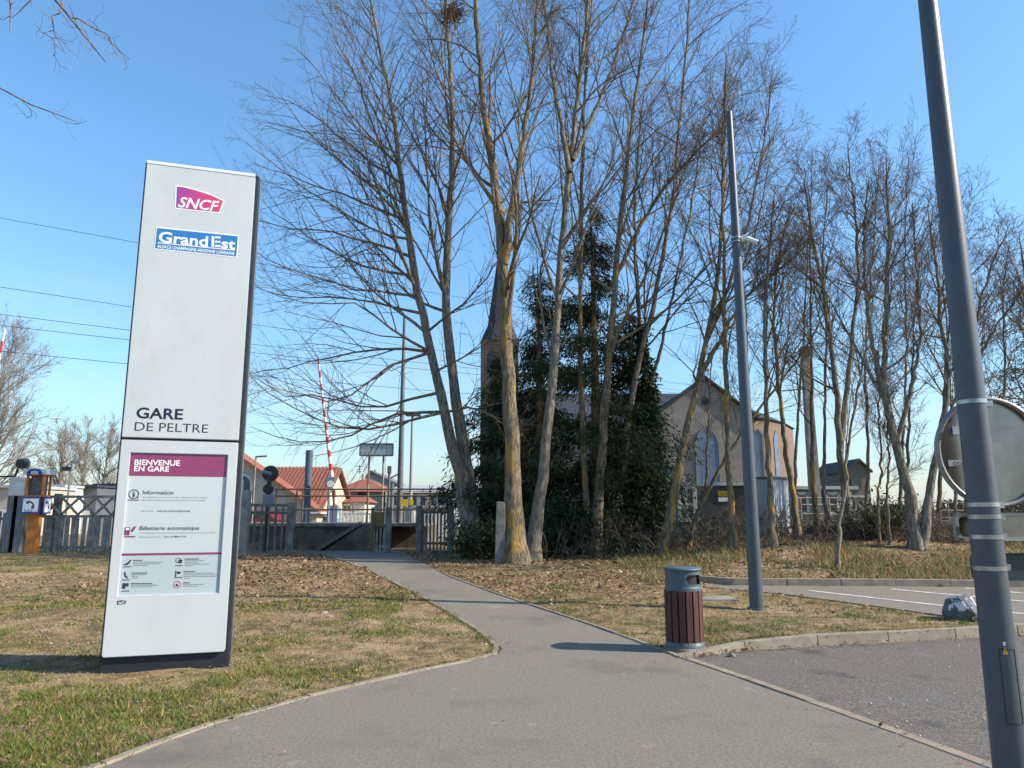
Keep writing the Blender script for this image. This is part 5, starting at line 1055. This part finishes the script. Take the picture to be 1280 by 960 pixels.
def window(parent, cx, z0, z1, w, y, arch=False, fr='white_paint', mull=1, glass='pane'):
    P = [(cx-w/2,z0),(cx+w/2,z0)]
    if arch:
        zs = z1-w*.5 if arch == 1 else z1-w*.95; n = 8
        if arch == 1: P += [(cx+w/2*math.cos(PI*i/n), zs+w/2*math.sin(PI*i/n)) for i in range(n+1)]
        else:
            P += [(cx-w/2+w*math.cos(PI/3*i/6), zs+w*math.sin(PI/3*i/6)) for i in range(7)]; P += [(cx+w/2-w*math.cos(PI/3*i/6), zs+w*math.sin(PI/3*i/6)) for i in range(5,-1,-1)]
    else: P += [(cx+w/2,z1),(cx-w/2,z1)]
    f = part('window', MT[fr], parent, lambda m: [m.bar((P[i][0],y,P[i][1]),(P[(i+1)%len(P)][0],y,P[(i+1)%len(P)][1]),.12,.12) for i in range(len(P))] and [m.bar((cx+w*(k/(mull+1)-.5),y,z0),(cx+w*(k/(mull+1)-.5),y,z1-(w*.3 if arch else 0)),.05,.05) for k in range(1,mull+1)])
    part('pane', MT[glass], f, lambda m: m.add([(u,y-.02,z) for u,z in P], [tuple(range(len(P)))])); return f
def gable_house(label, xl, xr, ye, ya, yb, Y, D, wall, roof, xa=None, over=.35):
    a, b = at(xl,ye,Y), at(xr,ye,Y); ap = at(xa if xa else (xl+xr)/2, ya, Y); t = thing('house', ((a.x+b.x)/2, Y, .5), label, 'house')
    part('wall', wall, t, lambda m: m.prism([(a.x,Y,.3),(b.x,Y,.3),(b.x,Y,a.z),(ap.x,Y,ap.z),(a.x,Y,a.z)], (0,D,0)))
    for q in (a, b):
        s = 1 if q is b else -1; d = Vector((q.x-ap.x,0,q.z-ap.z)).normalized()*over; e1 = Vector((q.x,0,q.z))+d
        part('roof', roof, t, lambda m: m.prism([(ap.x,Y-.3,ap.z+.03),(e1.x,Y-.3,e1.z+.03),(e1.x,Y-.3,e1.z+.2),(ap.x,Y-.3,ap.z+.22)], (0,D+.6,0)))
    return t, a, b, ap
hA, a, b, ap = gable_house('beige house with red verge and arched window right of the totem', 190, 396, 640, 562, 655, 44, 1.5, MT['render_beige'], MT['tile'], 284)
window(hA, at(304,610,44).x, at(304,628,44).z, at(304,594,44).z, 1.0, 43.95, 1)
# house behind with a tiled slope facing the tracks
Yb = 50; a, b = at(345,588,Yb), at(412,588,Yb); e0, e1 = at(380,637,Yb-5), at(424,637,Yb-5); Mx = a.x-3
hB = thing('house', ((a.x+b.x)/2, Yb-5, .5), 'cream house with ribbed red tiled roof slope behind the crossing', 'house')
exz = at(400,634,Yb-4.5).z; xr_ = at(414,600,Yb-2).x
part('wall', MT['render_cream'], hB, lambda m: m.prism([(xr_-.1,Yb-4.5,.3),(xr_-.1,Yb-4.5,exz),(xr_-.1,Yb,a.z-.1),(xr_-.1,Yb+4.5,exz),(xr_-.1,Yb+4.5,.3)], (Mx-xr_,0,0)))
rfB = part('roof', MT['tile_dark'], hB, lambda m: m.prism([(xr_+.2,Yb-5,exz-.4),(xr_+.2,Yb,a.z),(xr_+.2,Yb+5,exz-.4),(xr_+.2,Yb+5,exz-.25),(xr_+.2,Yb,a.z+.18),(xr_+.2,Yb-5,exz-.25)], (Mx-.2-xr_,0,0)))
xx = Mx
while xx < xr_+.1: part('tile_rib', MT['tile'], rfB, lambda m: m.bar((xx,Yb-5.02,exz-.22),(xx,Yb-.05,a.z+.2),.17,.1)); xx += .245
part('awning', MT['white_paint'], hB, lambda m: m.box((at(383,640,Yb-6).x,Yb-6.5,at(383,642,Yb-6).z),(at(404,640,Yb-6).x,Yb-4.5,at(383,640,Yb-6).z)))
window(hB, at(400,650,Yb-4.5).x, .9, at(400,645,Yb-4.5).z, 1.1, Yb-4.56)
def hip_house(label, xl, xr, ye, xa0, xa1, ya, Y, D, wall, roof, oh=.4):
    a, b = at(xl,ye,Y), at(xr,ye,Y); p, q = at(xa0,ya,Y), at(xa1,ya,Y); t = thing('house', ((a.x+b.x)/2, Y, .5), label, 'house'); c = D/2
    part('wall', wall, t, lambda m: m.box((a.x,Y,.2),(b.x,Y+D,a.z)))
    z0 = a.z+.02; V = [(a.x-oh,Y-oh,z0),(b.x+oh,Y-oh,z0),(b.x+oh,Y+D+oh,z0),(a.x-oh,Y+D+oh,z0),(p.x,Y+c,p.z),(q.x,Y+c,q.z)]
    part('roof', roof, t, lambda m: m.add(V, [(0,1,5,4),(1,2,5),(2,3,4,5),(3,0,4),(0,3,2,1)])); return t, a, b
h2, a, b = hip_house('house with red hipped roof and grey beige walls beyond the white fence', 420, 480, 615, 443, 447, 594, 66, 10, MT['render_grey'], MT['tile'])
for px in (450, 454): window(h2, at(px,617,66).x, at(px,618.5,66).z, at(px,614.5,66).z, .2, 65.9, fr='black', mull=0)
part('gable_wall', MT['render_cream'], h2, lambda m: m.box((at(480,630,65).x,65.5,.3),(at(498,630,65).x,69,at(490,615,65).z))); part('chimney', MT['render_grey'], h2, lambda m: m.box((at(452,600,70).x,70,at(452,603,70).z),(at(454.5,600,70).x,70.6,at(452,593,70).z)))  # cream box is the house's sunlit right side, the sunlight put into its colour
window(h2, at(485,625,65).x, at(485,628,65).z, at(485,622,65).z, .5, 65.45)
def aerial(m):
    p = at(449.5,592,70); q = at(449.5,581,70); m.cyl(p, q, .04, n=5)
    for k in range(3): zz = q.z-.15-k*.25; m.cyl((q.x-.4+.1*k,70,zz),(q.x+.4-.1*k,70,zz), .025, n=5)
part('aerial', MT['black'], h2, aerial)
h2b, a, b = hip_house('small white annex with low red roof before the hipped house', 425, 456, 628, 428, 452, 619, 52, 4, MT['white_paint'], MT['tile'], .25)
window(h2b, at(434,634,52).x, at(434,640,52).z, at(434,631,52).z, .6, 51.95)
h3, a, b, ap = gable_house('dark grey gabled house peeping over the red hipped roof', 452, 496, 606, 590, 640, 82, 10, MT['render_grey'], MT['slate_grey'], 463)
part('chimney', MT['render_grey'], h3, lambda m: m.box((at(467,592,84).x,84,at(467,596,84).z),(at(469.5,590,84).x,84.8,at(469,587,84).z)))
window(h3, at(470,605,82).x, at(470,611,82).z, at(470,603,82).z, .9, 81.9)
# far grey shelter
Y4 = 46; a, b = at(487,616,Y4), at(600,616,Y4); h4 = thing('shelter', (a.x, Y4, .6), 'long low shelter with pale grey roof behind the right lamp mast', 'shelter')
part('roof', MT['roof_metal'], h4, lambda m: m.prism([(a.x,Y4-.4,a.z),(a.x,Y4+4,at(487,605,Y4).z),(a.x,Y4+4,at(487,603,Y4).z),(a.x,Y4-.4,a.z+.12)], (b.x-a.x,0,0))); part('wall', MT['render_grey'], h4, lambda m: m.box((a.x+.2,Y4,.4),(b.x-.2,Y4+3,a.z)))
for k, px in enumerate(range(492, 585, 11)): 
    window(h4, at(px+4,626,Y4).x, at(px,633,Y4).z, at(px,619,Y4).z, .42, Y4-.06, mull=0, glass='pane')
    part('downpipe', MT['white_paint'], h4, lambda m: m.cyl((at(px-1,626,Y4).x,Y4-.12,.5),(at(px-1,626,Y4).x,Y4-.12,a.z),.05,n=6))
# buildings left behind the fence
for (x0_,x1_,yt_,Y,D,wm,rm,lab) in ((-40,27,606,40,5,'render_beige','roof_metal','low beige building at the left edge behind the sleeper posts'),(66,82,606,44,4,'white_paint','roof_metal','small white building behind the kiosk'),(88,122,606,46,5,'mast','slate','dark green clad shed behind the lattice fence'),(120,152,604.5,49,5,'mast_blue','slate','dark blue shed directly left of the totem')):
    a, b = at(x0_,yt_,Y), at(x1_,yt_,Y); t = thing('shed', (a.x, Y, .5), lab, 'building'); part('wall', MT[wm], t, lambda m: m.box((a.x,Y,.3),(b.x,Y+D,a.z-.15))); part('roof', MT[rm], t, lambda m: m.box((a.x-.1,Y-.2,a.z-.15),(b.x+.1,Y+D,a.z)))
    part('door', MT['white_paint'], t, lambda m: m.box((a.x+(b.x-a.x)*.55,Y-.04,.4),(a.x+(b.x-a.x)*.8,Y-.002,1.9)))
# red car glimpsed past the totem
cy = 40; cc = at(318,668,cy); MT['car_red'] = mat('car_red', (.22,.008,.012), rough=.3, coat=.8); car = thing('parked_car', (cc.x, cy, .5), 'red parked car glimpsed behind the rail fence right of the totem', 'car')
prof = [(-2.0,.28),(2.0,.28),(2.05,.62),(1.6,.86),(1.1,.9),(.55,1.36),(-.95,1.38),(-1.7,.95),(-2.05,.85)]
part('body', MT['car_red'], car, lambda m: m.prism([(cc.x+u,cy,.5+z) for u,z in prof], (0,1.65,0)), bevel=.05); part('side_window', MT['pane'], car, lambda m: m.prism([(cc.x+u,cy-.012,.5+z) for u,z in ((.95,.92),(.5,1.28),(-.9,1.3),(-1.45,.95))], (0,.01,0)))
for u in (-1.25, 1.25):
    w_ = part('wheel', MT['black'], car, lambda m: m.cyl((cc.x+u,cy-.03,.81),(cc.x+u,cy+.2,.81),.31,n=20)); part('rim', MT['steel'], w_, lambda m: m.cyl((cc.x+u,cy-.04,.81),(cc.x+u,cy-.031,.81),.19,n=16))

# church
MT['stone_wall'] = mat('church_render', (.225,.205,.178), (.175,.16,.14), scale=1.5, rough=.93, pos=True, c3=(.17,.15,.13), s3=.8, t3=(.55,.75)); MT['stone_warm'] = mat('church_stone', (.19,.135,.095), (.155,.112,.08), scale=1.5, rough=.93, pos=True); MT['church_glass'] = mat('church_glass', (.06,.10,.17), (.10,.16,.24), scale=1.4, rough=.45, spec=.6)
MT['tower_stone'] = mat('tower_stone', (.085,.07,.058), (.06,.05,.042), scale=1.2, rough=.95, pos=True)
CY = 50; ch = thing('church', (at(880,640,CY).x, CY, .5), 'grey stone church with slate roof and pointed windows behind the trees', 'church')
gl_, gr_, ga = at(821,520,CY), at(941,520,CY), at(880,474,CY)
part('gable_wall', MT['stone_wall'], ch, lambda m: m.prism([(gl_.x,CY,.4),(gr_.x,CY,.4),(gr_.x,CY,gl_.z),(ga.x,CY,ga.z),(gl_.x,CY,gl_.z)], (0,.6,0)))
part('transept_wall', MT['stone_wall'], ch, lambda m: m.box((gl_.x+.02,CY+.61,.4),(gr_.x-.02,CY+9,gl_.z-.05)))
for q, s in ((gl_,-1),(gr_,1)):
    d = Vector((q.x-ga.x,0,q.z-ga.z)).normalized(); e = Vector((q.x,0,q.z))+d*.5
    part('roof', MT['slate'], ch, lambda m: m.prism([(ga.x,CY-.25,ga.z+.04),(e.x,CY-.25,e.z+.04),(e.x,CY-.25,e.z+.22),(ga.x,CY-.25,ga.z+.26)], (0,9.5,0)))
n0, n1_ = at(640,492,CY+7), at(862,492,CY+7); ne = at(800,530,CY+2.5)
part('nave_wall', MT['stone_wall'], ch, lambda m: m.box((n0.x,CY+2.6,.4),(gl_.x+.01,CY+11,ne.z)))
part('nave_roof', MT['slate'], ch, lambda m: m.prism([(n0.x,CY+2,ne.z),(n0.x,CY+7,n0.z),(n0.x,CY+11.6,ne.z)], (n1_.x-n0.x,0,0)))
# half octagon apse to the right
ap_pts = [at(941.5,520,CY), at(956,520,CY+.6), at(978,520,CY+3), at(990,520,CY+6.5)]; zE = at(960,525,CY+1).z
P = [(p.x,p.y) for p in ap_pts]+[(gr_.x,CY+8.9)]
part('apse_wall', MT['stone_warm'], ch, lambda m: m.prism([(x,y,.4) for x,y in P], (0,0,zE-.4)))
top_ = Vector((at(932,506,CY+4).x, CY+4.5, at(932,506,CY+4).z))
def apse_roof(m):
    Q = [((x-top_.x)*1.06+top_.x, (y-top_.y)*1.06+top_.y, zE+.02) for x, y in P]; n = len(Q); m.add(Q+[tuple(top_)], [(i, i+1, n) for i in range(n-1)]+[(n-1, 0, n), tuple(range(n-1,-1,-1))])
part('apse_roof', MT['slate'], ch, apse_roof)
window(ch, at(884,560,CY).x, at(884,607,CY).z, at(884,531,CY).z, 1.55, CY-.06, 2, 'stone_wall', 3, 'church_glass')
window(ch, at(948,560,CY).x, at(948,598,CY).z, at(948,536,CY).z, .62, CY+.0, 2, 'stone_wall', 1, 'church_glass')
m_ = MB(); 
for (z0_, z1_, w_) in ((596,598,.9),): pass
q_ = ap_pts[1].lerp(ap_pts[2], .5); dq = (ap_pts[2]-ap_pts[1]).to_2d().normalized(); nq = Vector((dq.y,-dq.x))
part('side_window', MT['church_glass'], ch, lambda m: m.prism([(q_.x+dq.x*u+nq.x*.03, q_.y+dq.y*u+nq.y*.03, z) for u, z in ((-.35,at(968,598,CY+2).z),(.35,at(968,598,CY+2).z),(.35,at(968,548,CY+2).z),(0,at(968,538,CY+2).z),(-.35,at(968,548,CY+2).z))], (nq.x*.02,nq.y*.02,0)))
niche = ga; part('niche', MT['slate'], ch, lambda m: m.add([(ga.x-.25,CY-.02,at(880,506,CY).z),(ga.x+.25,CY-.02,at(880,506,CY).z),(ga.x+.25,CY-.02,at(880,499,CY).z),(ga.x,CY-.02,at(880,495,CY).z),(ga.x-.25,CY-.02,at(880,499,CY).z)], [(0,1,2,3,4)]))
part('cross', MT['stone_wall'], ch, lambda m: m.bar((ga.x,CY,ga.z),(ga.x,CY,at(880,457,CY).z),.14).bar((ga.x-.36,CY,at(880,463,CY).z),(ga.x+.36,CY,at(880,463,CY).z),.13))
# tower and spire
TY = 58; tl, tr_ = at(602,430,TY), at(648,430,TY); tx = (tl.x+tr_.x)/2; tw_ = (tr_.x-tl.x)/2
part('tower', MT['tower_stone'], ch, lambda m: m.box((tl.x,TY-tw_,.4),(tr_.x,TY+tw_,tl.z)))
sp = at(627,298,TY).z; part('spire', MT['slate'], ch, lambda m: m.add([(tx+math.cos(PI/4*i+PI/8)*tw_*1.15, TY+math.sin(PI/4*i+PI/8)*tw_*1.15, tl.z) for i in range(8)]+[(tx+math.cos(PI/4*i+PI/8)*tw_*.72, TY+math.sin(PI/4*i+PI/8)*tw_*.72, tl.z+1.4) for i in range(8)]+[(tx,TY,sp)], [(i,(i+1)%8,8+(i+1)%8,8+i) for i in range(8)]+[(8+i,8+(i+1)%8,16) for i in range(8)]+[tuple(range(7,-1,-1))]))
for dx in (-.55,.55): part('belfry_opening', MT['black'], ch, lambda m: m.prism([(tx+dx-.28,TY-tw_-.03,tl.z-2.6),(tx+dx+.28,TY-tw_-.03,tl.z-2.6),(tx+dx+.28,TY-tw_-.03,tl.z-1.1),(tx+dx,TY-tw_-.03,tl.z-.7),(tx+dx-.28,TY-tw_-.03,tl.z-1.1)], (0,.02,0)))

# huts on the platform
MT['hut_green'] = mat('hut_pale_green', (.42,.54,.53), (.31,.42,.41), scale=3, rough=.7, pos=True, stretch=(5,5,.4)); MT['hut_white'] = mat('hut_whitish', (.46,.50,.52), (.36,.40,.43), scale=2.5, rough=.85, pos=True); MT['brick_dark'] = mat('brick_dark', (.11,.105,.10), (.085,.08,.075), scale=6, rough=.9, pos=True)
Yh = 22.4; a, b = at(803,584,Yh), at(846,584,Yh); t = thing('hut', (a.x,Yh,.6), 'pale green panelled hut behind the ivy-wrapped tree', 'hut')
n = 7
for i in range(n): u0 = a.x+(b.x-a.x)*i/n; u1 = a.x+(b.x-a.x)*(i+1)/n-.014; part('wall_panel', MT['hut_green'], t, lambda m: m.box((u0,Yh,.3),(u1,Yh+.05,a.z)))
part('core', MT['hut_green'], t, lambda m: m.box((a.x,Yh+.052,.3),(b.x,Yh+1.6,a.z-.02))); part('roof', MT['roof_metal'], t, lambda m: m.box((a.x-.12,Yh-.15,a.z),(b.x+.12,Yh+1.7,a.z+.09)))
Yw = 24.0; a, b = at(846,607,Yw), at(941,607,Yw); t = thing('hut', (a.x,Yw,.6), 'dark brick platform hut with white framed window and notices', 'hut')
part('wall', MT['brick_dark'], t, lambda m: m.box((a.x,Yw,.3),(b.x,Yw+.65,a.z))); part('roof', MT['white_paint'], t, lambda m: m.box((at(896,607,Yw).x,Yw-.12,a.z),(b.x+.1,Yw+.68,a.z+.1)))
xw0, xw1 = at(848,630,Yw).x, at(868,630,Yw).x
window(t, (xw0+xw1)/2, at(850,650,Yw).z, at(850,611,Yw).z, xw1-xw0, Yw-.07, mull=1); part('window_bar', MT['white_paint'], t, lambda m: m.box((xw0,Yw-.12,at(850,630,Yw).z-.03),(xw1,Yw-.08,at(850,630,Yw).z+.03)))
for (y0,y1,mm,nm) in ((613.5,620.5,'yellow','yellow_notice'),(621.5,627,'ink_white','white_notice')): 
    pl = part(nm, MT[mm], t, lambda m: m.box((at(897.5,620,Yw).x,Yw-.03,at(900,y1,Yw).z),(at(910,620,Yw).x,Yw-.002,at(900,y0,Yw).z)))
part('plinth', MT['concrete'], t, lambda m: m.box((at(897,640,Yw-.1).x,Yw-.12,.3),(at(914,640,Yw).x,Yw-.003,at(900,650,Yw).z)))
part('step_rail', MT['rail_pale'], t, lambda m: m.cyl((at(852,620,Yw-.5).x,Yw-.5,at(852,619,Yw-.5).z),(at(873,640,Yw-.5).x,Yw-.5,at(873,640,Yw-.5).z),.022,n=6).cyl((at(852,633,Yw-.5).x,Yw-.5,at(852,631,Yw-.5).z),(at(870,652,Yw-.5).x,Yw-.5,at(870,650,Yw-.5).z),.022,n=6))
Yk = 21.8; a, b = at(944,598,Yk), at(990,598,Yk); t = thing('hut', (a.x,Yk,.8), 'whitish concrete hut with branch shadows behind the grey pole', 'hut')
HM = Matrix.Translation(((a.x+b.x)/2,Yk+.6,0)) @ Matrix.Rotation(math.radians(40),4,'Z') @ Matrix.Diagonal((.78,.78,1,1)); hw = (b.x-a.x)/2
part('wall', MT['hut_white'], t, lambda m: m.box((-hw,-.55,.5),(hw,.55,a.z)), HM); part('roof', MT['slate_grey'], t, lambda m: m.box((-hw-.06,-.62,a.z+.002),(hw+.06,.62,a.z+.06)), HM); part('base_course', MT['hut_white'], t, lambda m: m.box((-hw-.03,-.58,.5),(hw+.03,.56,1.2)), HM); part('door_panel', MT['hut_white'], t, lambda m: m.box((-hw+.12,-.57,1.25),(-hw+.62,-.552,a.z-.15)), HM)
# platform shelter to the right
Ys = 29; a, b = at(992,612,Ys), at(1048,612,Ys); t = thing('shelter', (a.x,Ys,ptz2), 'low grey platform shelter behind the right railing', 'shelter')
part('roof', MT['roof_metal'], t, lambda m: m.box((a.x,Ys-.4,a.z),(b.x+.6,Ys+1,a.z+.12))); part('wall', MT['render_grey'], t, lambda m: m.box((a.x+.1,Ys,ptz2-.2),(b.x+.5,Ys+.9,a.z-.002)))
for px in (1002,1022,1040): window(t, at(px,630,Ys).x, at(px,642,Ys).z, at(px,617,Ys).z, .42, Ys-.06, mull=0)
a, b = at(1046,622,34), at(1082,622,34); t = thing('shed', (a.x,34,.6), 'pale low building behind the forked tree at right', 'building'); part('wall', MT['render_grey'], t, lambda m: m.box((a.x,34,.4),(b.x,37,a.z))); part('roof', MT['roof_metal'], t, lambda m: m.box((a.x-.15,33.8,a.z+.001),(b.x+.15,37.2,a.z+.1)))
h5, a, b, ap = gable_house('dark roofed house far behind the slim young tree', 1060, 1086, 588, 576, 640, 72, 8, mat('far_wall', (.13,.115,.098), rough=.9), mat('far_roof', (.06,.052,.046), rough=.9))
window(h5, at(1070,605,72).x, at(1070,612,72).z, at(1070,600,72).z, .8, 71.9, fr='wall_stain')
# far hedge and woods closing the view
rg = np.random.default_rng(77); n = 30000; xx = rg.uniform(-75, 95, n); yy = 95+rg.normal(0, 1.5, n); hh = (1.2+2.6*vnoise(xx, xx*0, .12, 31)+1.2*vnoise(xx, xx*0, .5, 32)); C = np.stack([xx, yy, .4+hh*rg.random(n)**.7], 1); V, Q = leaves(C, .32, rg, .6)
g = rg.uniform(.6,1.4,n)[:,None]; o = fast('far_hedge', V, Q, MT['leaf'], colr=np.repeat(np.array([[.075,.065,.045]])*g, 4, 0)); tag(o, 'far brownish hedgerow on the horizon', 'hedge', kind='stuff')
rg = np.random.default_rng(78)
# convert remaining text to meshes
bpy.context.view_layer.update(); dg = bpy.context.evaluated_depsgraph_get()
for o in [o for o in list(bpy.data.objects) if o.type == 'FONT']:
    me = bpy.data.meshes.new_from_object(o.evaluated_get(dg)); nb_ = bpy.data.objects.new('lettering', me); link(nb_, o.parent); nb_.matrix_local = o.matrix_local; bpy.data.objects.remove(o)
